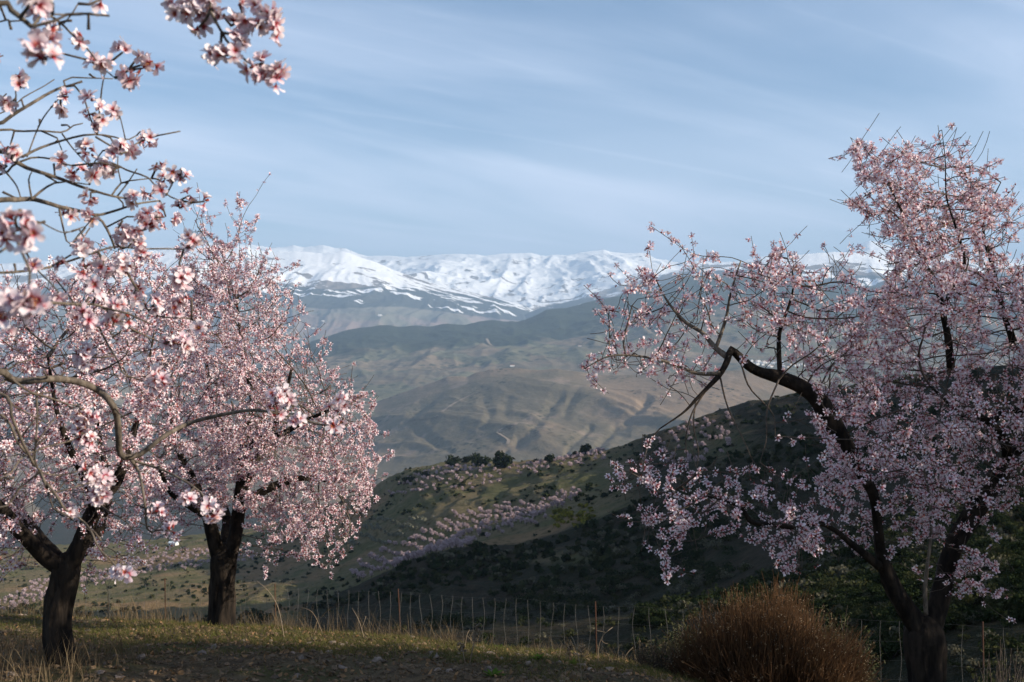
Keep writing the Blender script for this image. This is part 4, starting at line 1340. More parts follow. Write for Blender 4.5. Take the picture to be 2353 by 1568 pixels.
traced = [  # (points, width at start and end in picture units, depth at start and end, enters from outside on the left)
    (k1([(-20, 20), (60, 60), (130, 110), (200, 170)]), 17, 12, 1.32, 1.35, True),
    (k1([(200, 170), (280, 90), (380, 145), (450, 215), (550, 310), (600, 375), (660, 440), (720, 490)]), 8, 3.5, 1.5, 1.9, False),
    (k1([(-10, 140), (60, 135), (140, 130)]), 5, 4, 1.7, 1.6, True),
    (k1([(330, 90), (470, 95), (570, 85), (620, 100)]), 6, 7, 1.4, 1.38, False),
    (k1([(400, 150), (450, 90), (490, 25)]), 4, 3, 1.6, 1.6, False),
    (k1([(-20, 780), (80, 720), (200, 650), (300, 590), (400, 545), (470, 540), (510, 590)]), 11, 5, 2.0, 2.1, True),
    (k1([(410, 545), (410, 490), (550, 490), (710, 495)]), 6, 3, 2.05, 2.1, False),
    (k1([(-20, 820), (120, 825), (250, 822), (400, 830), (440, 795), (520, 775)]), 7, 3.5, 2.2, 2.3, True),
    (k1([(-20, 950), (80, 1000), (160, 1050), (280, 1090), (400, 1130), (500, 1170), (580, 1195), (700, 1230), (790, 1245)]), 12, 5, 2.0, 2.2, True),
    (k1([(140, 985), (250, 930), (400, 880), (520, 850), (600, 845), (700, 855), (790, 880), (860, 850)]), 8, 3.5, 2.02, 2.2, False),
    (k1([(600, 860), (700, 920), (770, 965), (860, 900), (960, 860), (1050, 840), (1130, 825)]), 6, 4, 2.1, 2.25, False),
    (k1([(-20, 1258), (100, 1255), (200, 1250), (300, 1275), (380, 1300), (480, 1320), (600, 1350), (700, 1330), (860, 1280), (1000, 1260)]), 14, 4, 1.9, 2.3, True),
    (k1([(200, 1250), (270, 1190), (340, 1150), (420, 1140), (560, 1160)]), 8, 3.5, 2.0, 2.1, False),
    (k1([(560, 1040), (690, 1020), (800, 1070), (920, 1110), (970, 1160), (1060, 1230), (1130, 1260)]), 6, 4, 2.1, 2.2, False),
    (k1([(700, 1230), (760, 1150), (860, 1130), (950, 1120)]), 6, 3.5, 2.18, 2.25, False),
    (k1([(-20, 1100), (80, 1040), (200, 990), (330, 1000), (420, 1035), (560, 1045)]), 7, 4, 2.1, 2.1, True),
    (k1([(610, 840), (625, 700), (640, 550), (660, 450)]), 6, 3, 2.1, 2.0, False),
    (k1([(170, 985), (240, 800), (300, 700), (380, 610)]), 5, 3, 2.05, 2.05, False),
    (k1([(390, 840), (440, 910), (490, 970), (560, 1040)]), 5, 3.5, 2.2, 2.15, False),
    (k1([(20, 1060), (100, 1160), (130, 1240)]), 6, 4, 2.1, 2.0, False),
    (k1([(200, 1250), (180, 1130), (200, 1080)]), 6, 3, 2.0, 2.0, False),
    (k1([(370, 1300), (390, 1400), (410, 1480), (440, 1545), (540, 1430)]), 6, 3.5, 2.05, 2.1, False),
    (k1([(440, 1545), (480, 1490), (590, 1360)]), 5, 3, 2.1, 2.1, False),
    (k1([(730, 1240), (800, 1150), (860, 1060)]), 5, 3, 2.2, 2.2, False),
    (k1([(1040, 1230), (1100, 1120), (1140, 1060)]), 5, 3, 2.2, 2.2, False),
    (k1([(790, 890), (770, 800), (750, 720)]), 4, 2.5, 2.15, 2.15, False),
    (k1([(760, 1150), (740, 1050), (740, 980)]), 4, 2.5, 2.2, 2.2, False),
    (k1([(590, 1350), (650, 1400), (700, 1500), (720, 1560)]), 8, 6, 2.15, 2.2, False),
    (k1([(-20, 360), (20, 350)]), 4, 3, 1.9, 1.9, True),
    (k1([(-20, 1600), (40, 1490), (120, 1440)]), 8, 6, 1.25, 1.22, True),
    (k1([(100, 700), (100, 600), (95, 500)]), 5, 3, 1.95, 1.9, False),
    (k1([(-20, 720), (150, 610), (270, 545), (340, 500)]), 4, 2.5, 2.2, 2.3, True),
    (k2([(-20, 252), (100, 245), (220, 230), (330, 200), (480, 150), (600, 115), (730, 125), (880, 125), (960, 130)]), 8, 4, 1.9, 2.2, True),
    (k2([(640, -20), (600, 60), (650, 130), (740, 30)]), 7, 4, 2.1, 2.1, False),
    (k2([(-20, 408), (150, 410), (280, 408), (400, 415), (510, 420), (600, 480), (700, 550), (830, 610)]), 11, 4, 1.6, 2.2, True),
    (k2([(640, 200), (700, 310), (740, 370), (800, 470), (1000, 490)]), 8, 4, 2.1, 2.25, False),
    (k2([(-20, 765), (100, 720), (250, 690), (380, 675)]), 5, 3, 2.2, 2.3, True),
    (k2([(-25, 760), (60, 810), (150, 815), (250, 805), (350, 810), (440, 830), (520, 870), (580, 930), (610, 1000), (620, 1100), (625, 1190), (655, 1218)]), 19, 16, 2.0, 2.35, True),
    (k2([(650, 1215), (730, 1200), (850, 1110), (980, 1040), (1130, 1000), (1300, 970), (1420, 980), (1550, 1010), (1680, 1045), (1740, 1040), (1765, 975)]), 15, 3.5, 2.35, 2.45, False),
    (k2([(660, 1215), (720, 1240), (820, 1270), (930, 1320), (1040, 1390), (1110, 1480)]), 9, 4, 2.35, 2.3, False),
    (k2([(690, 1235), (720, 1280), (740, 1350), (755, 1450), (765, 1520)]) + k3([(855, 300), (890, 340), (910, 330)]), 9, 4.5, 2.35, 2.35, False),
    (k2([(0, 880), (60, 1000), (110, 1120), (150, 1200), (180, 1260)]), 9, 8, 2.0, 2.1, True),
    (k2([(40, 790), (150, 870), (250, 900), (330, 930), (400, 945)]), 8, 3.5, 2.05, 2.2, False),
    (k2([(-20, 980), (100, 1150), (180, 1230), (210, 1290), (310, 1310), (400, 1290)]), 8, 4, 2.1, 2.2, True),
    (k2([(210, 1290), (250, 1380)]) + k3([(250, 20), (330, 120), (380, 200), (460, 250), (530, 320), (580, 430), (650, 500), (700, 560)]), 9, 4, 2.1, 2.2, False),
    (k2([(190, 870), (195, 1000), (190, 1100), (180, 1230)]), 6, 5, 2.1, 2.1, False),
    (k2([(520, 540), (560, 620), (610, 700), (650, 780), (760, 820)]), 7, 3.5, 2.2, 2.3, False),
    (k2([(200, 1170), (330, 1140), (420, 1110)]), 5, 3.5, 2.1, 2.2, False),
    (k2([(250, 1400), (330, 1390), (420, 1360), (520, 1340)]), 5, 4, 2.1, 2.2, False),
    (k2([(1500, 975), (1600, 910), (1740, 850)]), 3, 2, 2.4, 2.5, False),
    (k2([(-20, 900), (150, 880), (330, 930)]), 6, 4, 2.2, 2.25, True),
    (k2([(-20, 1330), (120, 1210), (250, 1160)]), 6, 4, 2.0, 2.1, True),
    (k2([(-20, 1480), (100, 1380), (210, 1290)]), 6, 5, 2.1, 2.1, True),
    (k2([(-20, 30), (100, 30), (190, -20), (330, 40), (440, 10)]), 5, 3, 1.4, 2.0, True),
    (k2([(140, 150), (190, 230), (280, 320), (330, 390)]), 5, 4, 1.9, 1.9, False),
]
for pts, w0, w1, d0, d1, ext in traced:
    n_ = len(pts)
    q = []
    if ext:
        a0 = pts[0]
        q.append((-520, a0[1] * .6 + 420, w0 * 1.35, d0))
        q.append((-220, a0[1] * .9 + 70, w0 * 1.2, d0))
    for i, (a, b) in enumerate(pts):
        f = i / max(1, n_ - 1)
        q.append((a, b, w0 + (w1 - w0) * f, d0 + (d1 - d0) * f + (.03 * N_.r.normal() if 0 < i < n_ - 1 else 0)))
    wpts = []
    for a, b, w_, d in q:
        p = P(a, b, d); wpts.append((p[0], p[1], p[2], w_ * (.40 if w0 < 12 else .45) / F * d))
    if ext:                                        # join it to the limb outside the picture
        allp = np.array(N_.pos); j = int(np.argmin(np.linalg.norm(allp - np.array(wpts[0][:3]), axis=1)))
        wpts.insert(0, (*allp[j], wpts[0][3] * 1.1))
    N_.limb(wpts, 'branch', True, 9 if w0 > 8 else 6, .16, .03, 'branch_bark')
N_.n_limb = len(N_.pos)
# small bare spurs along the branches
bag = Bag(); lp = np.array(N_.pos); ppx, ppy = px_of(lp)
for i in range(3, len(lp), 3):
    if lp[i][1] < .8 or N_.par[i] < 0 or N_.r.random() > .55 or N_.spec[i] > .02: continue
    d = lp[i] - lp[N_.par[i]]; d /= np.linalg.norm(d) + 1e-9
    k_ = N_.r.normal(size=3) + d * .8; k_ /= np.linalg.norm(k_)
    Ls = N_.r.uniform(.012, .035) if N_.r.random() < .75 else N_.r.uniform(.05, .13)
    mid = lp[i] + k_ * Ls * .5 + N_.r.normal(size=3) * Ls * .08
    V, Q, T = tube(np.array([lp[i], mid, lp[i] + k_ * Ls + N_.r.normal(size=3) * Ls * .1]), [.0022, .0019, .0017 if Ls > .04 else .0026], 4)
    bag.add(V, Q, T)
# blossom clusters where the photograph has them: (x, y, radius, depth or None)
CL = [(a, b, r_, None) for a, b, r_ in
      [(x * K1, y * K1, r_ * K1) for x, y, r_ in [(240, 110, 70), (330, 170, 60), (520, 240, 75), (650, 390, 80), (590, 400, 40), (770, 330, 75), (880, 340, 60), (960, 390, 50), (800, 490, 95), (890, 430, 55),
       (100, 470, 60), (130, 545, 60), (40, 630, 65), (0, 350, 45), (430, 610, 50), (420, 690, 60), (570, 620, 40), (560, 720, 50), (640, 745, 50), (580, 800, 40), (710, 700, 35), (620, 670, 30), (930, 880, 75), (820, 940, 55), (760, 920, 40), (720, 960, 30),
       (540, 930, 60), (560, 960, 50), (390, 1000, 50), (50, 920, 50), (30, 1030, 55), (90, 960, 30), (480, 1070, 75), (640, 1050, 70), (700, 1080, 40), (600, 1110, 50), (985, 1020, 60), (1030, 1120, 50), (1090, 1080, 50), (1150, 1120, 50), (950, 1210, 60), (1010, 1200, 50),
       (840, 1250, 60), (1185, 1230, 60), (1280, 1265, 40), (570, 1240, 60), (430, 1350, 60), (590, 1350, 60), (1130, 1310, 50), (1040, 1360, 95), (920, 1370, 75), (930, 1430, 60), (800, 1480, 60), (850, 1440, 40), (120, 1530, 40), (510, 1530, 70), (1190, 1510, 85), (880, 1540, 50)]]
      + [(x * K2, 517 + y * K2, r_ * K2) for x, y, r_ in [(640, 50, 60), (430, 130, 60), (450, 230, 60), (650, 210, 80), (540, 220, 50), (750, 160, 50), (320, 210, 40), (190, 230, 40), (500, 320, 50), (950, 280, 75), (750, 330, 40), (300, 370, 50),
       (440, 480, 80), (600, 420, 70), (680, 490, 50), (590, 530, 70), (720, 390, 40), (810, 410, 60), (930, 430, 75), (1000, 380, 40), (1060, 550, 50), (880, 620, 50), (950, 630, 60), (430, 670, 70), (450, 720, 60), (830, 810, 75), (790, 840, 40),
       (430, 1010, 60), (470, 1000, 50), (420, 1090, 70), (480, 1120, 50), (470, 1290, 70), (520, 1340, 80), (510, 1400, 70), (550, 1400, 60), (360, 1500, 35), (980, 1430, 50), (1090, 1470, 60), (1110, 1510, 60), (820, 1510, 55), (1440, 900, 60), (1440, 970, 60), (1490, 880, 40), (1510, 910, 30), (1550, 1030, 45), (1790, 920, 70), (1740, 960, 40), (1750, 1050, 50), (1770, 1020, 40)]]
      + [(x * K3, 1091.4 + y * K3, r_ * K3) for x, y, r_ in [(1010, 330, 60), (730, 580, 75)]]]
CL += [(x * K1, y * K1, r_ * K1, 1.2) for x, y, r_ in [(225, 330, 95), (290, 375, 95), (270, 260, 80), (130, 1410, 90), (190, 1480, 90), (20, 1490, 80), (90, 1395, 70), (230, 20, 80), (310, 10, 70)]]
CL += [(x * K2, 517 + y * K2, r_ * K2, 1.2) for x, y, r_ in [(20, 410, 75), (130, 430, 70), (200, 390, 70), (205, 450, 60), (25, 500, 60), (100, 410, 60)]]
TOPR = [(1090, 40, 65), (1110, 90, 60), (1200, 90, 80), (1260, 60, 80), (1350, 60, 80), (1250, 170, 65), (1180, 30, 70), (1310, 0, 80), (1400, 110, 65), (1470, 150, 65), (1540, 130, 70), (1620, 170, 65), (1720, 150, 70), (1740, 200, 50), (1480, 230, 60), (1500, 30, 45), (1620, 40, 50), (1690, 90, 50), (1330, 350, 40), (1400, 350, 60), (1480, 330, 60), (1500, 280, 50), (1570, 430, 50), (1650, 400, 60), (1690, 440, 60), (1730, 510, 50), (1760, 430, 40), (1640, 480, 45), (640, -5, 50)]
CL += [(x * K1, y * K1, r_ * K1, 1.62) for x, y, r_ in TOPR]
# the twig that carries the bunch hanging in from above
for pts, w0, w1 in ((k1([(1150, -330), (1130, -120), (1180, 20), (1320, 70), (1480, 140), (1640, 120), (1740, 160)]), 9, 4), (k1([(1320, 70), (1400, 220), (1470, 320), (1600, 420), (1720, 480)]), 7, 3.5)):
    wp = []
    for i, (a, b) in enumerate(pts):
        p = P(a, b, 1.60 + .02 * i); wp.append((p[0], p[1], p[2], (w0 + (w1 - w0) * i / len(pts)) * .5 / F * 1.6))
    if w0 == 9:
        allp = np.array(N_.pos); j = int(np.argmin(np.linalg.norm(allp - np.array([-.40, 1.5, 2.40]), axis=1)))
        wp.insert(0, (*allp[j], .006))
    N_.limb(wp, 'branch', True, 6, .1, .03, 'branch_bark')
N_.n_limb = len(N_.pos)
lp = np.array(N_.pos); ppx, ppy = px_of(lp)
fp = []; fn = []
for a, b, r_, dep in CL:
    dist = np.hypot(ppx - a, ppy - b) + np.where(lp[:, 1] < .5, 1e5, 0) + (np.abs(lp[:, 1] - dep) * 150 if dep else 0)
    j = int(np.argmin(dist)); jp = lp[j]
    d = dep if dep else jp[1] - .01
    c = P(a, b, d); rw = r_ / F * d
    if np.linalg.norm(c - jp) > .012:              # spur from the branch to the cluster
        V, Q, T = tube(np.array([jp, (jp + c) / 2 + N_.r.normal(size=3) * .004, c]), [.0028, .0024, .002], 5)
        bag.add(V, Q, T)
    n_ = int(np.clip(round((rw / .0125) ** 2 * 1.5), 3, 13))
    for _ in range(n_):
        u = N_.r.normal(size=3); u[1] -= .35; u[2] += .1; u /= np.linalg.norm(u)
        fp.append(c + u * rw * N_.r.uniform(.30, .62)); fn.append(u + .35 * N_.r.normal(size=3))
tag(part('twigs', bag.mesh('twigs', [MAT['twig']]), N_.e), kind='stuff')
place_blossoms(N_.e, np.array(fp), np.array(fn), .0178, NEAR_T, NEAR_M, N_.r, 300, .09)

# ------------------------------------------------------------------ what grows and stands on the far slope
MAT['far_blossom'] = leafy('orchard_blossom', (0.55, 0.44, 0.44), (0.40, 0.29, 0.30), 0.25)
MAT['far_olive'] = leafy('young_orchard_leaf', (0.26, 0.25, 0.19), (0.17, 0.17, 0.12), 0.2)
MAT['oak_leaf'] = leafy('oak_leaf', (0.030, 0.040, 0.016), (0.014, 0.020, 0.009), 0.15)
MAT['scrub_leaf'] = leafy('scrub_leaf', (0.060, 0.062, 0.027), (0.026, 0.031, 0.013), 0.15)
MAT['gorse_leaf'] = leafy('gorse_leaf', (0.26, 0.22, 0.035), (0.075, 0.085, 0.02), 0.2)
MAT['grey_leaf'] = leafy('grey_scrub_leaf', (0.135, 0.125, 0.085), (0.075, 0.07, 0.045), 0.2)


def flakes(bag, r, n, cen, rad, size, mat, lump=5, squash=.8, flat=0.0):
    """n leaf-sized faces through a crown made of several clumps"""
    cs = r.normal(size=(lump, 3)); cs /= np.linalg.norm(cs, axis=1)[:, None]
    cs = np.array(cen) + cs * np.array(rad) * r.uniform(.25, .72, (lump, 1)); cr = np.array(rad) * r.uniform(.30, .55, (lump, 1))
    k = r.integers(0, lump, n)
    u = r.normal(size=(n, 3)); u /= np.linalg.norm(u, axis=1)[:, None]
    p = cs[k] + u * cr[k] * (r.random((n, 1)) ** .4)
    p[:, 2] = np.maximum(p[:, 2], cen[2] - rad[2] * .95)
    R = frames(u + .8 * r.normal(size=(n, 3)), r.random(n) * 6.28)
    s = size * (.6 + .8 * r.random(n))
    q = np.array([[-.5, -.35, 0], [.1, -.5, .12], [.5, .3, 0], [-.2, .5, -.1]])
    V = (np.einsum('nij,vj->nvi', R, q) * s[:, None, None] + p[:, None]).reshape(-1, 3)
    Q = np.arange(n * 4).reshape(-1, 4)
    bag.add(V, Q, None, mat, np.repeat(r.random(n), 4))


def small_tree(name, seed, h, spread, leafmat, n, size, trunk_h):
    r = np.random.default_rng(seed); b = Bag()
    V, Q, T = tube(catmull([(0, 0, -.3), (.05, .02, trunk_h * .6), (0, .05, trunk_h)], 3), [.16, .15, .14, .13, .12, .11, .10], 6); b.add(V, Q, T, 0)
    for k in range(5):
        a = k * 1.257 + r.normal() * .3
        e = np.array([math.cos(a) * spread * .6, math.sin(a) * spread * .6, trunk_h + (h - trunk_h) * r.uniform(.5, .8)])
        V, Q, T = tube(catmull([(0, .05, trunk_h - .08), e * .5 + np.array([0, 0, trunk_h * .35]), e], 2), np.linspace(.08, .02, 5), 4, False); b.add(V, Q, T, 0)
    flakes(b, r, n, (0, 0, (h + trunk_h) / 2), (spread, spread, (h - trunk_h) / 2 * 1.05), size, 1, 8)
    return b.mesh(name, [MAT['bark'], leafmat])


def bush_mesh(name, seed, leafmat, n=170, size=.30, h=1.0, lump=6):
    r = np.random.default_rng(seed); b = Bag()
    for k in range(4):
        a = k * 1.6 + r.normal() * .3
        V, Q, T = tube(catmull([(0, 0, -.2), (.2 * math.cos(a), .2 * math.sin(a), .3), (.45 * math.cos(a), .45 * math.sin(a), .65 * h)], 2), np.linspace(.05, .015, 5), 4, False)
        b.add(V, Q, T, 0)
    flakes(b, r, n, (0, 0, .42 * h), (1.0, 1.0, .55 * h), size, 1, lump)
    return b.mesh(name, [MAT['bark'], leafmat])


ALM = [small_tree('orchard_tree', 500 + i, 3.6 + .3 * (i % 3), 1.75, MAT['far_blossom'], 230, .42, .9) for i in range(5)]
YNG = [small_tree('orchard_tree', 520 + i, 3.2, 1.5, MAT['far_olive'], 170, .36, .9) for i in range(3)]
r5 = np.random.default_rng(77)
k5 = lambda pts: [(746.8 + .37739 * a, 976.6 + .37739 * b) for a, b in pts]
k7 = lambda pts: [(1263.8 + .48731 * a, 804.2 + .48731 * b) for a, b in pts]


def lattice(poly, spacing, ang, jit, dmin=120, dmax=900, drop=0.08, seed=0):
    """planting positions in straight rows on the ground, kept where they are seen inside poly"""
    r = np.random.default_rng(seed)
    c, s = math.cos(ang), math.sin(ang); out = []
    K = int(1000 / spacing)
    ii, jj = np.meshgrid(np.arange(-K, K), np.arange(-K, K))
    x = (ii * c - jj * s) * spacing + r.normal(size=ii.shape) * jit; y = (ii * s + jj * c) * spacing + 300 + r.normal(size=ii.shape) * jit
    x = x.ravel(); y = y.ravel()
    ok = (y > dmin) & (y < dmax); x = x[ok]; y = y[ok]
    px = CX + x / y * F
    ok = (px > poly[:, 0].min()) & (px < poly[:, 0].max()); x = x[ok]; y = y[ok]
    zz = np.array([HILL.at_xy(a, b)[0] for a, b in zip(x, y)])
    px = CX + x / y * F; py = CY - (zz - CZ) / y * F
    ok = inside(poly, px, py)
    for a, b, z, u, v in zip(x[ok], y[ok], zz[ok], px[ok], py[ok]):
        if r.random() < drop: continue
        c_ = int(np.clip(np.searchsorted(HILL.us, u), 0, len(HILL.us) - 1))
        kk = np.searchsorted(HILL.Y[c_], b)
        if kk > 2 and HILL.rm[c_][max(0, kk - 3)] < v - 4: continue          # hidden behind a nearer rise
        out.append((a, b, z))
    return out


ORCH = [
    (k5([(150, 880), (330, 770), (350, 740), (640, 640), (720, 560), (850, 520), (960, 500), (1130, 490), (1030, 640), (950, 680), (850, 770), (620, 800), (420, 880), (200, 960)]), 4.9, .32, .14, ALM,
     'pale pink almond tree in the sunlit orchard', 'almond trees of the sunlit orchard'),
    (k5([(960, 700), (1280, 620), (1560, 430), (1570, 385), (1240, 480), (1130, 500), (1040, 640)]), 5.0, .32, .2, ALM,
     'almond tree in the shaded end of the orchard', 'almond trees of the shaded orchard'),
    (k5([(190, 600), (450, 560), (690, 590), (500, 680), (380, 740), (160, 770), (100, 700)]), 5.2, .32, .15, YNG,
     'grey-green young tree in rows left of pink orchard', 'young orchard trees in rows'),
    (k5([(560, 300), (760, 245), (1100, 262), (1450, 205), (1700, 135), (1700, 230), (1300, 300), (900, 400), (420, 450), (380, 400)]), 6.3, .35, 1.2, ALM,
     'almond tree scattered on top of the far spur', 'almond trees on top of the far spur'),
    (k7([(470, 440), (640, 350), (850, 310), (880, 480), (640, 570), (520, 560)]), 7.5, .7, 1.0, ALM,
     'pink almond tree on the slope behind bare twigs', 'almond trees on the brown slope'),
    (k3([(-60, 800), (180, 640), (640, 560), (850, 480), (1200, 430), (1500, 440), (1500, 520), (900, 580), (560, 660), (300, 740), (0, 830)]), 6.6, .9, 1.4, ALM,
     'pale almond tree on the low left slope', 'almond trees on the low left slope'),
]
spots = []
for n_, (poly, sp, an, jit, var, lab, grp) in enumerate(ORCH):
    poly = np.array(poly)
    for x, y, z in lattice(poly, sp, an, jit, seed=n_):
        spots.append((y, x, z, n_))
for px, py, d in ():
    pass
spots.sort()
nown = {n_: 0 for n_ in range(len(ORCH))}
extra = Bag()
rest = []
for i, (y, x, z, n_) in enumerate(spots):
    poly, sp, an, jit, var, lab, grp = ORCH[n_]
    me = var[r5.integers(len(var))]
    s = r5.uniform(.54, .76)
    if i < 295:
        o = add_obj('orchard_tree', me, None, (x, y, z - .1)); o.rotation_euler = (0, 0, r5.uniform(0, 6.28)); o.scale = (s, s, s * r5.uniform(.9, 1.1))
        u, v = px_of(np.array([x, y, z])); lo, hi = np.array(poly).min(0), np.array(poly).max(0)
        fx = (u - lo[0]) / (hi[0] - lo[0]); fy = (v - lo[1]) / (hi[1] - lo[1])
        wh = ['left', 'middle', 'right'][int(np.clip(fx * 3, 0, 2))]; hh = ['upper', 'central', 'lower'][int(np.clip(fy * 3, 0, 2))]
        sz = 'big' if s > .69 else ('small' if s < .61 else 'mid-sized')
        tag(o, f'{sz} {lab}, {hh} {wh} part', 'tree', grp)
    else:
        rest.append((x, y, z - .1, s, 1 if var is YNG else 0))
print('orchard', len(spots))
if rest:
    b = Bag()
    for x, y, z, s, yng in rest:
        h = 3.6 * s; rr = np.random.default_rng(int(x * 7 + y * 13) & 0xffff)
        V, Q, T = tube([(x, y, z - .2), (x, y, z + 1.2 * s)], [.14 * s, .1 * s], 4, False); b.add(V, Q, T, 0)
        flakes(b, rr, 70, (x, y, z + h * .6), (1.7 * s, 1.7 * s, 1.35 * s), .62, 2 if yng else 1, 5)
    tag(add_obj('orchard_trees', b.mesh('orchard_trees', [MAT['bark'], MAT['far_blossom'], MAT['far_olive']])), 'the more distant almond trees of the orchards across the gully', 'orchard', kind='stuff')

# evergreen oaks on the skyline of the spur
OAK = [bush_mesh('oak_tree', 600 + i, MAT['oak_leaf'], 420, .24, 1.5, 9) for i in range(4)]
oaks = [((775, 228), 46, 'dark rounded oak at the left end of the clump on the spur skyline'),
        ((862, 212), 34, 'small dark oak second from the left in the skyline clump'),
        ((922, 210), 40, 'dark oak touching its larger neighbour in the skyline clump'),
        ((970, 222), 44, 'dark oak in the middle of the skyline clump beside the bare soil'),
        ((1080, 225), 66, 'largest dark oak, standing at the right end of the skyline clump'),
        ((1370, 205), 40, 'lone dark oak on the skyline right of the oak clump'),
        ((1285, 224), 20, 'small dark bush on the skyline beside the lone oak'),
        ((1590, 150), 46, 'low wide dark oak on the skyline where the spur starts to climb'),
        ((1520, 172), 24, 'little dark bush left of the low wide oak on the skyline'),
        ((565, 288), 22, 'dark bush at the lower left of the spur skyline'),
        ((440, 330), 18, 'dark bush where the spur skyline meets the left blossom tree'),
        ((510, 335), 34, 'dark scrub oak on the flank below the left end of the skyline'),
        ((610, 305), 26, 'dark shrub on the spur flank beside scattered pink trees')]
for i, ((a, b_), wpx, lab) in enumerate(oaks):
    px, py = k5([(a, b_)])[0]
    wm = wpx * .37739
    q = HILL.at_pixel(px, py + wm * .55) 
    if q is None:
        for extra_ in (4, 8, 14, 22):
            q = HILL.at_pixel(px, py + wm * .55 + extra_)
            if q is not None: break
    if q is None: continue
    s = wm / F * q[1] * 1.25
    o = add_obj('oak_tree', OAK[i % 4], None, (q[0], q[1], q[2] - .1)); o.scale = (s, s, s * .85); o.rotation_euler = (0, 0, i * 1.3)
    tag(o, lab, 'tree')

# scrub on the slopes
SCR = [bush_mesh('shrub', 640 + i, MAT['scrub_leaf'], 150, .34, 1.0, 6) for i in range(4)]
DRK = [bush_mesh('shrub', 650 + i, MAT['oak_leaf'], 150, .34, 1.0, 6) for i in range(3)]
GRS = [bush_mesh('shrub', 660 + i, MAT['gorse_leaf'], 150, .30, 1.0, 6) for i in range(3)]
GRY = [bush_mesh('shrub', 670 + i, MAT['grey_leaf'], 150, .30, .8, 6) for i in range(3)]
NSC = [bush_mesh('shrub', 700 + i, MAT['scrub_leaf'], 1300, .085, 1.0, 9) for i in range(3)]
NDK = [bush_mesh('shrub', 710 + i, MAT['oak_leaf'], 1300, .085, 1.0, 9) for i in range(3)]
NGY = [bush_mesh('shrub', 720 + i, MAT['grey_leaf'], 1100, .075, .8, 9) for i in range(2)]
NEARSET = [NSC, NDK, GRS, NGY]
sh = []
tries = 0
while len(sh) < 4200 and tries < 24000:
    tries += 1
    px = r5.uniform(-40, 2400); py = r5.uniform(860, 1620)
    q = HILL.at_pixel(px, py)
    if q is None or q[1] < 13 or q[1] > 760: continue
    if fbm(np.array([q[0] / 28]), np.array([q[1] / 28]), 90, 3)[0] < .34 + .14 * r5.random(): continue
    if any(inside(np.array(o[0]), np.array([px]), np.array([py]))[0] for o in ORCH[:3]): continue
    kind = 0
    if inside(np.array(k5([(1380, 520), (1480, 480), (1640, 500), (1640, 560), (1560, 610), (1400, 640)])), np.array([px]), np.array([py]))[0]: kind = 2
    elif r5.random() < .42: kind = 1
    elif r5.random() < .3: kind = 3
    sh.append((q[1], q[0], q[2], kind, r5.uniform(.5, 1.35) * (1.25 if kind == 1 else 1) * (.45 + .55 * min(1, q[1] / 110))))
for _ in range(40):
    a, b_ = r5.uniform(1390, 1640), r5.uniform(495, 630)
    px, py = k5([(a, b_)])[0]; q = HILL.at_pixel(px, py)
    if q is not None: sh.append((q[1], q[0], q[2], 2, r5.uniform(.8, 1.6)))
for _ in range(420):
    px = r5.uniform(560, 2400); py = r5.uniform(1400, 1720); q = HILL.at_pixel(px, py)
    if q is not None and 12 < q[1] < 80: sh.append((q[1], q[0], q[2], int(r5.choice([0, 0, 1, 3])), r5.uniform(.16, .5) * (.5 + q[1] / 80)))
sh.sort(key=lambda t_: t_[0] / t_[4])
SETS = [SCR, DRK, GRS, GRY]
LAB = ['olive-green shrub', 'dark green shrub',
       'yellow-flowering gorse bush', 'grey-brown dry shrub']
GR = ['olive shrubs on the slope', 'dark shrubs on the slope', 'gorse bushes on the slope', 'dry shrubs on the slope']
far_sh = []
cnt = 0
for y, x, z, kind, s in sh:
    if cnt < 290:
        st_ = (NEARSET if y < 190 else SETS)[kind]
        o = add_obj('shrub', st_[r5.integers(len(st_))], None, (x, y, z - .08)); o.scale = (s, s, s * r5.uniform(.7, 1.1)); o.rotation_euler = (0, 0, r5.uniform(0, 6.28))
        u, v = px_of(np.array([x, y, z]))
        zone = ('at the right edge' if u > 2270 else 'behind the right-hand trunk' if u > 2140 else 'between the brown bush and right-hand trunk' if u > 1960 else 'behind the lower branches of the right-hand tree' if u > 1700 else 'above the brown bush' if u > 1480 else
                'on the dark slope right of centre' if u > 1230 else 'on the dark mound in the middle' if u > 950 else 'below the pink orchard' if u > 700 else 'on the slope behind the left trees')
        zone += ' near the crest' if v < 1040 else ' high up' if v < 1140 else ' halfway up' if v < 1240 else ' a little way up' if v < 1340 else ' low down' if v < 1430 else ' just beyond the fence'
        tag(o, ('large ' if s > 1.25 else 'little ' if s < .8 else 'middling ') + LAB[kind] + ' ' + zone, 'shrub', GR[kind]); cnt += 1
    else:
        far_sh.append((x, y, z, kind, s))
b = Bag()
for x, y, z, kind, s in far_sh:
    near_ = y < 170
    flakes(b, r5, 110 if near_ else 24, (x, y, z + .4 * s), (s * 1.1, s * 1.1, .6 * s), (.20 if near_ else .7) * s, kind, 7 if near_ else 4)
tag(add_obj('scrub', b.mesh('scrub', [MAT['scrub_leaf'], MAT['oak_leaf'], MAT['gorse_leaf'], MAT['grey_leaf']])), 'scattered scrub covering the slopes across the gully', 'scrub', kind='stuff')

# ------------------------------------------------------------------ far villages and houses
def plain(name, c, rough=.8):
    m_, t_, o_ = new_mat(name)
    n_ = t_.noise(t_.position(), .6, 3, .5)
    principled(t_, o_, t_.mix(n_, tuple(v * .9 for v in c), c), rough)
    return m_


MAT['lime'] = plain('whitewash', (.80, .78, .74)); MAT['rooftile'] = plain('clay_roof', (.34, .17, .10)); MAT['dark_open'] = plain('window_dark', (.04, .04, .05))
MAT['bluegrey'] = plain('metal_roof', (.55, .62, .66))


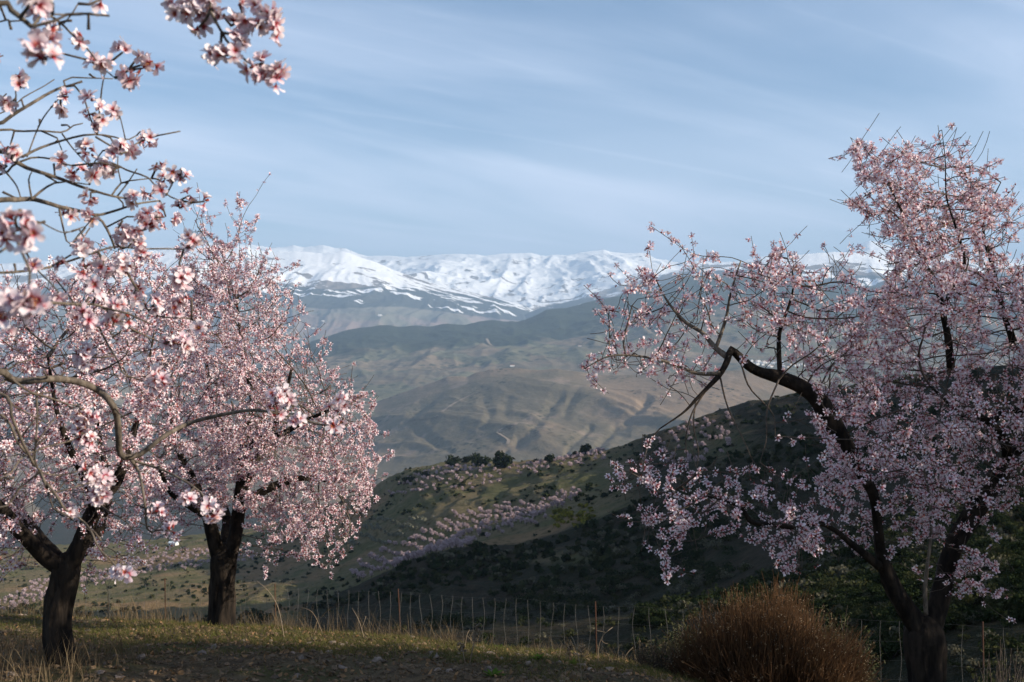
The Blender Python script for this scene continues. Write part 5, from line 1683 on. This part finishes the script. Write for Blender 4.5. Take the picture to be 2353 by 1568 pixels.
def house(px, py, T, w, dp, h, lab, grp, r, roofmat='rooftile'):
    q = T.at_pixel(px, py)
    if q is None: return
    e = empty('house', (q[0], q[1], q[2] - 1.0)); tag(e, lab, 'house', grp); e.rotation_euler = (0, 0, r.uniform(-.5, .5))
    x, y = w / 2, dp / 2
    V = np.array([(sx * x, sy * y, z) for z in (0, h) for sx, sy in ((-1, -1), (1, -1), (1, 1), (-1, 1))])
    Q = [[0, 1, 5, 4], [1, 2, 6, 5], [2, 3, 7, 6], [3, 0, 4, 7]]
    add_obj('wall', make_mesh('wall', V, [Q], [MAT['lime']], False), e)
    g = h + dp * .22; x2, y2 = x + .3, y + .3
    V = np.array([(-x2, -y2, h - .1), (x2, -y2, h - .1), (x2, y2, h - .1), (-x2, y2, h - .1), (-x2, 0, g), (x2, 0, g)])
    add_obj('roof', make_mesh('roof', V, [np.array([[0, 1, 5, 4], [2, 3, 4, 5], [0, 3, 2, 1]]), np.array([[1, 2, 5], [3, 0, 4]])], [MAT[roofmat]], False), e)
    b_ = Bag()
    for wx in np.linspace(-x * .6, x * .6, max(2, int(w / 4))):
        for wz in (np.arange(int(h / 2.8)) * 2.8 + 1.4):
            V = np.array([(wx - .45, -y - .03, wz), (wx + .45, -y - .03, wz), (wx + .45, -y - .03, wz + 1.2), (wx - .45, -y - .03, wz + 1.2)])
            V = np.vstack([V, V + [0, .2, 0]])
            b_.add(V, [[0, 1, 2, 3], [0, 4, 5, 1], [1, 5, 6, 2], [2, 6, 7, 3], [3, 7, 4, 0]])
    add_obj('window', b_.mesh('window', [MAT['dark_open']], False), e)


rv = np.random.default_rng(8)
for i in range(46):
    a = rv.uniform(1718, 1852); b_ = 838 + rv.normal() * 3.4 + (a - 1780) * .03
    rt = 'rooftile' if rv.random() < .5 else 'lime'; wv = rv.uniform(10, 20)
    lab = ('wide' if wv > 15 else 'narrow') + ' white house with ' + ('red tiled' if rt == 'rooftile' else 'white flat-looking') + ' roof, ' + ('upper row, ' if b_ < 838 else 'lower row, ') + ['left end', 'left of centre', 'right of centre', 'right end'][int(np.clip((a - 1718) / 33.5, 0, 3))] + ' of the far village'
    house(a, b_, RIDGE, wv, rv.uniform(8, 11), rv.uniform(5.5, 9), lab, 'houses of the far white village', rv, rt)
for (a, b_), lab in (((720, 575), 'lone white house high on the left mountain slope'),):
    q = (574.4 + .41504 * a, 488.3 + .41504 * b_)
    house(q[0], q[1], LEFT, 40, 25, 14, lab, None, rv, 'lime')
for a, b_, lab in ((350, 645, 'white farmhouse on the lower left mountain slope'), (405, 605, 'tiny white house on the mountain slope above the farmhouse')):
    house(574.4 + .41504 * a, 488.3 + .41504 * b_, LEFT, 28, 18, 9, lab, None, rv, 'lime')
house(574.4 + .41504 * 1452, 488.3 + .41504 * 853, RIDGE, 22, 12, 7, 'white farmhouse in the valley just above the brown hill', None, rv)
house(574.4 + .41504 * 1825, 488.3 + .41504 * 742, RIDGE, 18, 10, 6, 'small white house below the wooded ridge', None, rv)
house(1020 * K3, 1091.4 + 415 * K3, HILL, 6, 4, 3.0, 'farm shed with pale blue roof on the slope between the two left trees', None, rv, 'bluegrey')

# dirt tracks on the brown hill, laid on its surface
m_, t_, o_ = new_mat('dirt_track_soil')
principled(t_, o_, t_.mix(t_.noise(t_.position(), .05, 3, .6), (.20, .155, .11), (.27, .21, .15)), .95)
MAT['track'] = m_


def track(pts, T, width, lab):
    P3 = []
    for a, b_ in catmull(np.array(pts, float), 8):
        q = T.at_pixel(574.4 + .41504 * a, 488.3 + .41504 * b_)
        if q is not None: P3.append(q)
    P3 = np.array(P3)
    if len(P3) < 3: return
    tn = np.gradient(P3, axis=0); sd_ = np.stack([-tn[:, 1], tn[:, 0], 0 * tn[:, 0]], 1); sd_ /= np.linalg.norm(sd_, axis=1)[:, None] + 1e-9
    Lf = P3 + sd_ * width / 2; Rt = P3 - sd_ * width / 2
    Lf[:, 2] += 2.0; Rt[:, 2] += 2.0
    n_ = len(P3); V = np.vstack([Lf, Rt]); k = np.arange(n_ - 1)
    Q = np.stack([k, k + 1, n_ + k + 1, n_ + k], -1)
    tag(add_obj('path', make_mesh('path', V, [Q], [MAT['track']])), lab, kind='structure')


track([(1060, 1108), (1130, 1060), (1190, 1030), (1240, 1005), (1300, 995)], BROWN, 11, 'dirt track slanting up the left of the brown hill')
track([(1370, 1225), (1395, 1200), (1480, 1168), (1440, 1195), (1380, 1222), (1400, 1240), (1430, 1262), (1425, 1285)], BROWN, 9, 'winding dirt track low on the brown hill')
track([(860, 1165), (930, 1148), (1010, 1142), (1040, 1128)], BROWN, 9, 'pale dirt track at the left foot of the brown hill')
track([(1160, 860), (1060, 868), (960, 876), (880, 884)], RIDGE, 14, 'farm track across the valley fields')
track([(1310, 700), (1335, 735), (1390, 738)], RIDGE, 16, 'pale earth road cut into the wooded ridge')

# ------------------------------------------------------------------ the terrace: stones, litter, grass
r6 = np.random.default_rng(66)


def ground_pts(n, r, dlo=4.3, over=.5, keep=None):
    """points on the part of the terrace that is in view"""
    out = []
    while sum(len(o) for o in out) < n:
        m_ = n * 3
        y = dlo + (10 - dlo) * r.random(m_); x = (r.random(m_) * 2 - 1) * y * .54
        px = CX + x / y * F
        ok = y < np.interp(px, G_U, G_DC) + over
        if keep is not None: ok &= keep(x, y, px)
        out.append(np.stack([x[ok], y[ok]], 1))
    q = np.vstack(out)[:n]
    return np.column_stack([q, ground_z(q[:, 0], q[:, 1])])


def stone_t(seed):
    r = np.random.default_rng(seed)
    g = (1 + 5 ** .5) / 2
    V = np.array([(-1, g, 0), (1, g, 0), (-1, -g, 0), (1, -g, 0), (0, -1, g), (0, 1, g), (0, -1, -g), (0, 1, -g), (g, 0, -1), (g, 0, 1), (-g, 0, -1), (-g, 0, 1)], float) / 1.9
    T = np.array([(0, 11, 5), (0, 5, 1), (0, 1, 7), (0, 7, 10), (0, 10, 11), (1, 5, 9), (5, 11, 4), (11, 10, 2), (10, 7, 6), (7, 1, 8), (3, 9, 4), (3, 4, 2), (3, 2, 6), (3, 6, 8), (3, 8, 9), (4, 9, 5), (2, 4, 11), (6, 2, 10), (8, 6, 7), (9, 8, 1)])
    V = V * (1 + .22 * r.normal(size=(12, 1))) * np.array([1.15, .95, .62]) * (1 + .1 * r.normal(size=3))
    return V, np.zeros((0, 4), int), T, np.zeros(0, int), np.zeros(20, int), np.full(12, .5)


def chip_t(seed):
    r = np.random.default_rng(seed)
    V = np.array([(-1, -.35, .15), (-.1, -.55, 0), (1, -.1, .25), (.2, .5, .05), (-.6, .4, .2)]) * (1 + .15 * r.normal(size=(5, 3)))
    return V, np.array([[0, 1, 3, 4]]), np.array([[1, 2, 3]]), np.zeros(1, int), np.zeros(1, int), np.full(5, .5)


def tint_mat(name, c1, c2, bumpy=40.0):
    m_, t_, o_ = new_mat(name)
    f = t_.math('FRACT', t_.math('ADD', t_.attr('tint'), t_.node('ShaderNodeObjectInfo').outputs['Random']))
    n_ = t_.noise(t_.position(), bumpy, 4, .65)
    c = t_.mix(f, c1, c2)
    c = t_.mix(t_.smooth(n_, .4, .7), t_.mix(.5, c, (.05, .04, .03)), c)
    principled(t_, o_, c, .9, t_.bump(n_, .6, .01), .15)
    return m_


MAT['stone'] = tint_mat('field_stone', (.36, .27, .205), (.225, .185, .155))
MAT['gravel'] = tint_mat('gravel_chip', (.26, .175, .10), (.10, .07, .045))
MAT['litter'] = leafy('dead_leaf', (.34, .20, .10), (.11, .075, .045), .15)
MAT['grass'] = leafy('short_grass', (.080, .095, .024), (.160, .128, .055), .3)
MAT['dry'] = leafy('dry_grass_blade', (.20, .15, .088), (.08, .056, .034), .25)
MAT['stalk'] = leafy('dry_stalk_stem', (.30, .235, .165), (.20, .15, .10), .1)

ST = [stone_t(i) for i in range(5)]
CH = [chip_t(i) for i in range(4)]
# thousands of chips and pebbles: one object
p = ground_pts(9000, r6)
s = .006 + .015 * r6.random(9000) ** 2.4
nn = np.column_stack([.35 * r6.normal(size=(9000, 2)), np.ones(9000)])
me = scatter_mesh('gravel', ST, r6.integers(0, 5, 9000), frames(nn, r6.random(9000) * 6.28), s, p + np.array([0, 0, .004]), [MAT['gravel']], r6.random(9000), False)
tag(add_obj('gravel', me), 'pebbles and clods strewn over the terrace soil', 'gravel', kind='stuff')
p = ground_pts(3400, r6)
s = .008 + .016 * r6.random(3400) ** 2
nn = np.column_stack([.8 * r6.normal(size=(3400, 2)), np.ones(3400)])
me = scatter_mesh('leaf_litter', CH, r6.integers(0, 4, 3400), frames(nn, r6.random(3400) * 6.28), s, p + np.array([0, 0, .010]), [MAT['litter']], r6.random(3400), False)
tag(add_obj('leaf_litter', me), 'dead brown leaves and bark chips lying on the terrace soil', 'leaf litter', kind='stuff')

STM = []
for t_ in ST:
    V, Q, T, a, b_, c_ = t_
    me = make_mesh('stone', V, [T], [MAT['stone']], False, None, {'tint': np.full(len(V), .2)}); STM.append(me)
k4 = lambda a, b_: ((1700 + a * .34) / 1.7408, (2450 + b_ * .34) / 1.7408)        # enlargement of the ground in the middle


def on_ground(px, py):
    """the spot on the terrace seen at a picture position"""
    d = np.linspace(3.5, 9.5, 900)
    x = (px - CX) / F * d; z = CZ - (py - CY) / F * d
    g = ground_z(x, d)
    k = np.where(z <= g)[0]
    i = int(k[0]) if len(k) else int(np.argmin(z - g))
    return np.array([x[i], d[i], g[i]])


named = [((1330 / 1.7408, 2578 / 1.7408), .034, 'rounded pinkish stone on the terrace crest, the largest right of the left trees'),
         ((1365 / 1.7408, 2585 / 1.7408), .022, 'orange stone lying against the rounded pinkish stone'),
         ((808 / 1.7408, 2618 / 1.7408), .026, 'flat orange stone in the shade below the second trunk'),
         (k4(760, 500), .030, 'pale ring-marked stone near the crest left of the curved stalk'),
         (k4(1450, 525), .026, 'white angular stone on the crest below the thin dry stalks'),
         (k4(150, 690), .021, 'small white stone low in the middle of the ground'),
         (k4(905, 560), .019, 'small cream stone in front of the green weed'),
         (k4(1580, 610), .020, 'bluish white pebble near the forked stalks'),
         (k4(1850, 640), .024, 'upright orange stone right of the seed-headed stalk'),
         (k4(2170, 680), .022, 'tan stone below the short broken stub'),
         ((96 / 1.7408 * 1, 2455 / 1.7408), .034, 'pale stone at the crest left of the leftmost trunk'),
         ((2955 / 1.7408 * .86, 2675 / 1.7408), .028, 'pale grey stone beside the grey-green bush'),
         (k4(745, 690), .026, 'flat grey stone above the bright green weed')]
for i, ((a, b_), sz, lab) in enumerate(named):
    q = on_ground(a, b_)
    o = add_obj('stone', STM[i % 5], None, (q[0], q[1], q[2] + sz * .25)); o.scale = (sz, sz, sz); o.rotation_euler = (r6.normal() * .2, r6.normal() * .2, r6.random() * 6.28)
    tag(o, lab, 'stone')
p = ground_pts(110, r6)
for i, q in enumerate(p):
    sz = r6.uniform(.016, .032)
    o = add_obj('stone', STM[i % 5], None, (q[0], q[1], q[2] + sz * .2)); o.scale = (sz, sz, sz); o.rotation_euler = (r6.normal() * .3, r6.normal() * .3, r6.random() * 6.28)
    u, v = px_of(q)
    zone = ('near the left edge' if u < 260 else 'in the shade between the left trees' if u < 560 else 'in front of the second trunk' if u < 760 else 'left of the first rusty post' if u < 915 else 'below the fence wires' if u < 1370 else 'below the curved stalk' if u < 1560 else 'near the brown bush')
    tag(o, ('small' if sz < .024 else 'fist-sized') + (' angular' if i % 5 in (1, 3) else ' rounded') + ' tan stone ' + zone + (' at the bottom edge' if v > 1530 else ' by the crest' if v < 1490 else ' midway down the ground'), 'stone', 'loose stones on the terrace')


def blades(pos, h, w_, lean, r, segs=2):
    """grass blades: bent tapering strips"""
    n = len(pos); az = r.random(n) * 6.28; ln = lean * (.4 + r.random(n))
    dx = np.cos(az) * ln; dy = np.sin(az) * ln; fx = np.cos(az + 1.57 + r.normal(size=n) * .6); fy = np.sin(az + 1.57 + r.normal(size=n) * .6)
    V = []; ts = np.linspace(0, 1, segs + 1)
    for t in ts[:-1]:
        c = pos + np.stack([dx * h * t ** 1.7, dy * h * t ** 1.7, h * t * (1 - .25 * ln * t)], 1)
        ww = np.full(n, w_ * (1 - .55 * t) * .5)
        sdv = np.stack([fx * ww, fy * ww, 0 * ww], 1)
        V += [c - sdv, c + sdv]
    tip = pos + np.stack([dx * h, dy * h, h * (1 - .25 * ln)], 1); V.append(tip)
    K = len(V); V = np.stack(V, 1).reshape(-1, 3)
    o = np.arange(n)[:, None] * K
    Q = np.vstack([o + np.array([[2 * i, 2 * i + 1, 2 * i + 3, 2 * i + 2]]) for i in range(segs - 1)]) if segs > 1 else np.zeros((0, 4), int)
    T = o + np.array([[K - 3, K - 2, K - 1]])
    return V, Q, T, np.repeat(r.random(n), K)


def grass_patch(x, y, px):
    g = fbm(x * 1.3, y * 1.3, 201, 3) + .16 * np.clip((y - (np.interp(px, G_U, G_DC) - 1.3)) / 1.3, -1, 1)
    return g + .06 * r6.normal(size=len(x)) > .45


p = ground_pts(60000, r6, 4.3, .5, grass_patch)
b = Bag()
V, Q, T, tt = blades(p, .016 + .040 * r6.random(60000) ** 1.5, .0035, .9, r6); b.add(V, Q, T, 0, tt)
tag(add_obj('grass', b.mesh('grass', [MAT['grass']])), 'short green grass growing in patches on the terrace', 'grass', kind='stuff')

b = Bag()


def dry_add(n, keep, hlo, hhi, lean, dlo=4.3, over=1.6):
    p = ground_pts(n, r6, dlo, over, keep)
    V, Q, T, tt = blades(p, hlo + (hhi - hlo) * r6.random(n) ** 1.6, .0032, lean, r6, 3); b.add(V, Q, T, 0, tt)


dry_add(380, lambda x, y, px: (px < 230 - (y - 4.3) * 40) & (y < 6.2) & (fbm(x * 2.4, y * 2.4, 211, 2) > .40), .08, .30, .6)
dry_add(3000, lambda x, y, px: (px < 1050) & (y > np.interp(px, G_U, G_DC) - .15) & (fbm(px / 60, y * 2, 212, 3) > .46 + .12 * (px > 640)), .04, .30, .6, 7.5, 2.0)
dry_add(1500, lambda x, y, px: (px > 600) & (px < 2300) & (y > np.interp(px, G_U, G_DC) - .45) & (fbm(px / 45, y * 3, 213, 3) > .52), .03, .16, .6, 5.5, .5)
dry_add(3800, lambda x, y, px: fbm(x * 2, y * 2, 214, 3) > .54, .015, .07, 1.3)
dry_add(420, lambda x, y, px: (np.hypot(x + 2.42, y - 5.45) < .42), .06, .24, .6)
tag(add_obj('dry_grass', b.mesh('dry_grass', [MAT['dry']])), 'bleached dry grass along the terrace crest and at the left edge', 'dry grass', kind='stuff')

# bright green weeds and a red-leaved one
MAT['weed'] = leafy('weed_leaf', (.13, .20, .03), (.08, .14, .025), .3)


def weed(px, py, sz, lab, seed):
    q = on_ground(px, py); r = np.random.default_rng(seed); e = empty('weed', q); tag(e, lab, 'weed')
    for k in range(14):
        az = k * 2.4 + r.normal() * .2; Lw = sz * r.uniform(.6, 1.1); el = r.uniform(.2, 1.0)
        d = np.array([math.cos(az) * math.cos(el), math.sin(az) * math.cos(el), math.sin(el)]); sdv = np.array([-math.sin(az), math.cos(az), 0])
        V = np.array([0 * d, d * Lw * .5 + sdv * Lw * .18, d * Lw + np.array([0, 0, -.15 * Lw]), d * Lw * .5 - sdv * Lw * .18])
        add_obj('leaf', make_mesh('leaf', V, [[[0, 1, 2, 3]]], [MAT['weed']], True, None, {'tint': np.full(4, r.random())}), e)


weed(*k4(800, 760), .075, 'bright green leafy weed low in the middle of the ground', 1)
weed(*k4(1330, 560), .06, 'small green weed beside the white angular stone near the crest', 2)
weed(*k4(880, 430), .06, 'green sprout with dead tips on the crest below the fence', 3)
weed(2290 / 1.7408, 2660 / 1.7408, .05, 'low green weed near the bottom edge right of centre', 4)

# dry stalks standing on the crest, each traced where it stands
def stalk(pts, lab, r0=.0035, head=False, seed=0, dd=0.0, twigs=()):
    px, py = pts[0]
    q = on_ground(px, py + 3); d = q[1] + dd
    e = empty('dry_stalk', q); tag(e, lab, 'dry stalk'); r = np.random.default_rng(seed)
    pp = [P(a, b_, d + .02 * r.normal() * (i > 0)) for i, (a, b_) in enumerate(pts)]
    pp[0] = q - np.array([0, 0, .03])
    sm = catmull(pp, 5)
    V, Q, T = tube(sm, np.linspace(r0, r0 * .45, len(sm)), 5)
    part('stem', make_mesh('stem', V, [Q, T], [MAT['stalk']], True, None, {'tint': np.full(len(V), .3)}), e)
    for tw in twigs:
        V, Q, T = tube(catmull([P(a, b_, d) for a, b_ in tw], 4), r0 * .5, 4)
        part('twig', make_mesh('twig', V, [Q, T], [MAT['stalk']], True, None, {'tint': np.full(len(V), .6)}), e)
    if head:
        b_ = Bag(); n_ = len(sm)
        for k in range(46):
            c = sm[int(n_ * r.uniform(.55, .99))] + .011 * r.normal(size=3)
            u = r.normal(size=(4, 3)) * .006
            b_.add(c + u, None, [[0, 1, 2], [0, 2, 3], [0, 3, 1], [1, 3, 2]], 0, r.random())
        part('seed_head', b_.mesh('seed_head', [MAT['stalk']]), e)


K4 = lambda *pts: [k4(a, b_) for a, b_ in pts]
k5f = lambda *pts: k5(pts)
stalk(K4((2045, 585), (2040, 430), (2085, 290), (2150, 220), (2205, 178)), 'tall pale stalk curving over to the right on the crest', .0042, False, 1, twigs=[K4((2070, 320), (2110, 360), (2150, 370)), K4((2130, 240), (2080, 225), (2020, 215))])
stalk(K4((510, 600), (560, 430), (590, 300), (615, 160)), 'dark stalk with a thick seed head leaning right before the fence', .0044, True, 2)
stalk(K4((485, 600), (450, 480), (405, 350)), 'dark stem leaning left from the foot of the seed-headed stalk', .004, True, 3)
stalk(K4((465, 400), (490, 280), (525, 205)), 'thin forked straw stalk behind the seed-headed stalk', .003, False, 4, twigs=[K4((495, 275), (530, 310), (570, 355))])
stalk(K4((2170, 590), (2168, 490)), 'short pale broken stub right of the curved stalk', .004, False, 5, twigs=[K4((2160, 500), (2130, 475))])
stalk(K4((2335, 610), (2325, 485)), 'short stub with a side twig, last on the right of the crest', .004, False, 6, twigs=[K4((2325, 505), (2280, 505))])
stalk(K4((1842, 610), (1840, 500), (1850, 395)), 'seed-headed stalk right of the forked thin stalks', .004, True, 7, twigs=[K4((1840, 520), (1750, 465)), K4((1845, 520), (1920, 490))])
stalk(K4((1705, 560), (1695, 420)), 'upright brown stalk with a blunt head left of the seed-headed stalk', .0045, True, 8)
stalk(K4((1570, 535), (1600, 400), (1615, 370)), 'thin straw leaning right on the crest below the second fence post', .0028, False, 9)
stalk(K4((1840, 800), (1830, 640), (1760, 360), (1720, 280)), 'long thin straw leaning left across the crest', .0028, False, 10)
stalk(K4((1655, 770), (1655, 665)), 'short grey straw standing low on the ground', .0026, False, 11)
stalk(K4((690, 440), (690, 380)), 'tiny blunt stub on the crest left of the green sprout', .004, False, 12)
stalk(k5f((245, 1300), (210, 1200), (165, 1115)), 'pale straight stalk leaning left under the left end of the fence', .0034, False, 13, twigs=[k5f((225, 1240), (250, 1165))])
stalk(k5f((1920, 1450), (1915, 1300)), 'thin upright straw close left of the grey-green bush', .003, False, 14)
stalk(k5f((1815, 1430), (1835, 1400), (1875, 1355)), 'short forked straw right of the second fence post', .003, False, 15, twigs=[k5f((1815, 1430), (1812, 1390))])
stalk([(655, 1465), (640, 1400), (618, 1360), (590, 1335)], 'bent twig leaning left beside the second trunk', .0034, False, 16)
stalk([(250, 1440), (246, 1350), (205, 1290)], 'bare dead stem right of the leftmost trunk', .0036, False, 17, twigs=[[(246, 1350), (262, 1320), (280, 1300)]])
stalk([(745, 1455), (720, 1410), (690, 1395)], 'thin dead stem arching left of the first rusty post', .003, False, 18)

# ------------------------------------------------------------------ wire fence beyond the crest
MAT['rust'] = tint_mat('rusty_iron', (.13, .05, .026), (.08, .034, .02), 60)
mw, tw, ow = new_mat('galvanised_wire')
bs = principled(tw, ow, (.12, .115, .105), .6)
MAT['wire'] = mw
fpx = np.array([-60, 379, 632, 915, 1170, 1368, 1800, 2258, 2420.]); fy = np.array([1322, 1336, 1348, 1360, 1375, 1390, 1412, 1438, 1446.]); fd = np.array([12.2, 12.0, 11.6, 10.7, 9.7, 9.0, 8.2, 7.6, 7.4])
FQ = lambda u: P(u, float(np.interp(u, fpx, fy)), float(np.interp(u, fpx, fd)))
base = FQ(1170); fe = empty('wire_fence', (base[0], base[1], float(ground_z(base[0], base[1])))); tag(fe, 'thin wire fence on rusty posts just beyond the terrace crest', 'fence')
for u in (379, 632, 915, 1368, 2258):
    t_ = FQ(u) + np.array([0, 0, .03]); g = float(ground_z(t_[0], t_[1])); lean = .015 if u != 915 else .05
    V, Q, T = tube([(t_[0] + lean, t_[1], g - .25), (t_[0] + lean * .5, t_[1], (g + t_[2]) / 2), tuple(t_)], .006, 7)
    part('post', make_mesh('post', V, [Q, T], [MAT['rust']], True, None, {'tint': np.full(len(V), r6.random())}), fe)
us_ = np.arange(-60, 2420, 12.0); topl = np.array([FQ(u) for u in us_])
topl[:, 2] -= .012 * np.abs(np.sin(us_ / 95.0))
for k in range(5):
    ln = topl.copy(); ln[:, 2] -= k * .155 + (.006 * np.sin(us_ / 40 + k)); V, Q, T = tube(ln, .0006, 4, False)
    part('line_wire', make_mesh('line_wire', V, [Q, T], [MAT['wire']]), fe)
sl = np.concatenate([[0], np.cumsum(np.linalg.norm(np.diff(topl, axis=0), axis=1))])
for s_ in np.arange(.1, sl[-1], .148):
    c = np.array([np.interp(s_, sl, topl[:, k]) for k in range(3)])
    ks = np.linspace(0, 4, 9); w_ = np.stack([c[0] + .012 * np.sin(ks * 1.9 + s_ * 9) * (r6.random() + .3), c[1] + .006 * np.cos(ks * 2 + s_ * 7), c[2] - ks * .155], 1)
    V, Q, T = tube(w_, .0016, 4, False)
    part('stay_wire', make_mesh('stay_wire', V, [Q, T], [MAT['wire']]), fe)

# ------------------------------------------------------------------ the brown broom bush and its neighbours
MAT['broom'] = leafy('broom_stem', (.165, .088, .045), (.065, .042, .026), .1)
MAT['broom_tip'] = leafy('broom_seed', (.42, .33, .22), (.30, .22, .14), .2)


def broom(px, d, wpx, toppy, lab, n, seed, mats, lean=.02):
    r = np.random.default_rng(seed)
    x = (px - CX) / F * d; gz = float(ground_z(x, d)); hw = wpx / F * d / 2; H = CZ - (toppy - CY) / F * d - gz
    e = empty('shrub', (x, d, gz)); tag(e, lab, 'shrub')
    az = r.random(n) * 6.283; rad = np.sqrt(r.random(n))
    b = Bag(); bt = Bag()
    for i in range(n):
        ca, sa = math.cos(az[i]), math.sin(az[i]); f = rad[i] * (.80 + .30 * math.sin(az[i] * 2 + 1.1) * .5 + .22 * math.sin(az[i] * 5 + .4) * .5 + .12 * r.random())
        top = np.array([ca * f * hw, sa * f * hw, H * (math.sqrt(max(0, 1 - .86 * f * f))) * r.uniform(.50, 1.08) * (.78 + .46 * float(vnoise(np.array([ca * f * 3.1 + 7]), np.array([sa * f * 3.1 + 3]), 17)[0]))])
        top[0] += lean * top[2]
        b0 = np.array([ca * f * hw * .35, sa * f * hw * .35, -.03]); c0 = b0 + (top - b0) * .45 + np.array([ca, sa, 0]) * f * hw * .16 + r.normal(size=3) * .012
        b0 = b0 if i % 3 == 0 else c0 * .85 + b0 * .15 + r.normal(size=3) * .02
        pts = np.array([b0, c0 + (top - c0) * .15, c0 + (top - c0) * .6 + r.normal(size=3) * .018, top + r.normal(size=3) * .035]) + np.array([x, d, gz])
        V, Q, T = tube(pts, [.0026, .0022, .0017, .0009], 3, False); b.add(V, Q, T, 0, r.random())
        if i % 6 == 0:
            for _ in range(3):
                c = pts[3] * .9 + pts[2] * .1 + r.normal(size=3) * .007
                bt.add(c + r.normal(size=(4, 3)) * .0032, None, [[0, 1, 2], [0, 2, 3], [0, 3, 1], [1, 3, 2]], 0, r.random())
    tag(part('stems', b.mesh('stems', [mats[0]]), e), kind='stuff')
    tag(part('seed_heads', bt.mesh('seed_heads', [mats[1]]), e), kind='stuff')


broom(1772, 6.25, 490, 1374, 'big dome-shaped broom bush of reddish brown stems at the terrace edge', 4400, 5, (MAT['broom'], MAT['broom_tip']))


def leafbush(px, d, wpx, toppy, lab, n, seed, mat, leaf=.016):
    r = np.random.default_rng(seed)
    x = (px - CX) / F * d; gz = float(ground_z(x, d)); hw = wpx / F * d / 2; H = max(.25, CZ - (toppy - CY) / F * d - gz)
    e = empty('shrub', (x, d, gz)); tag(e, lab, 'shrub')
    b = Bag(); bl = Bag(); tips = []
    for k in range(90):
        a = r.random() * 6.283; f = math.sqrt(r.random())
        top = np.array([math.cos(a) * f * hw, math.sin(a) * f * hw, H * math.sqrt(max(0.05, 1 - .8 * f * f)) * r.uniform(.7, 1.05)]); c = top * .5 + r.normal(size=3) * .02
        pts = np.array([(0, 0, -.03), c, top]) + np.array([x + math.cos(a) * f * .08, d + math.sin(a) * f * .08, gz])
        sm = catmull(pts, 4); V, Q, T = tube(sm, np.linspace(.004, .0012, len(sm)), 3, False); b.add(V, Q, T, 0); tips.append(sm)
    m_ = n; k = r.integers(0, len(tips), m_); f = r.uniform(.35, 1, m_)
    p = np.array([tips[i][min(len(tips[i]) - 1, int(g * len(tips[i])))] for i, g in zip(k, f)]) + .028 * r.normal(size=(m_, 3))
    R = frames(r.normal(size=(m_, 3)) + np.array([0, 0, .4]), r.random(m_) * 6.28); q = np.array([[-1, 0, 0], [0, -.28, .1], [1, 0, 0], [0, .28, .1]]) * leaf
    V = (np.einsum('nij,vj->nvi', R, q) + p[:, None]).reshape(-1, 3); bl.add(V, np.arange(m_ * 4).reshape(-1, 4), None, 0, np.repeat(r.random(m_), 4))
    tag(part('stems', b.mesh('stems', [MAT['twig']]), e), kind='stuff')
    tag(part('leaves', bl.mesh('leaves', [mat]), e), kind='stuff')


MAT['sage'] = leafy('grey_green_leaf', (.125, .12, .062), (.06, .07, .03), .2)
leafbush(1590, 6.9, 190, 1432, 'grey-green leafy bush tucked against the left of the brown broom bush', 2600, 11, MAT['sage'])
leafbush(1900, 6.9, 200, 1385, 'olive green bush showing behind the right side of the brown broom bush', 2400, 12, MAT['sage'])
leafbush(1508, 6.7, 70, 1470, 'small pale twiggy bush at the left foot of the grey-green bush', 700, 13, MAT['dry'], .014)
leafbush(2310, 6.0, 90, 1478, 'slender leafy sapling at the lower right edge behind the last post', 260, 14, MAT['sage'], .014)
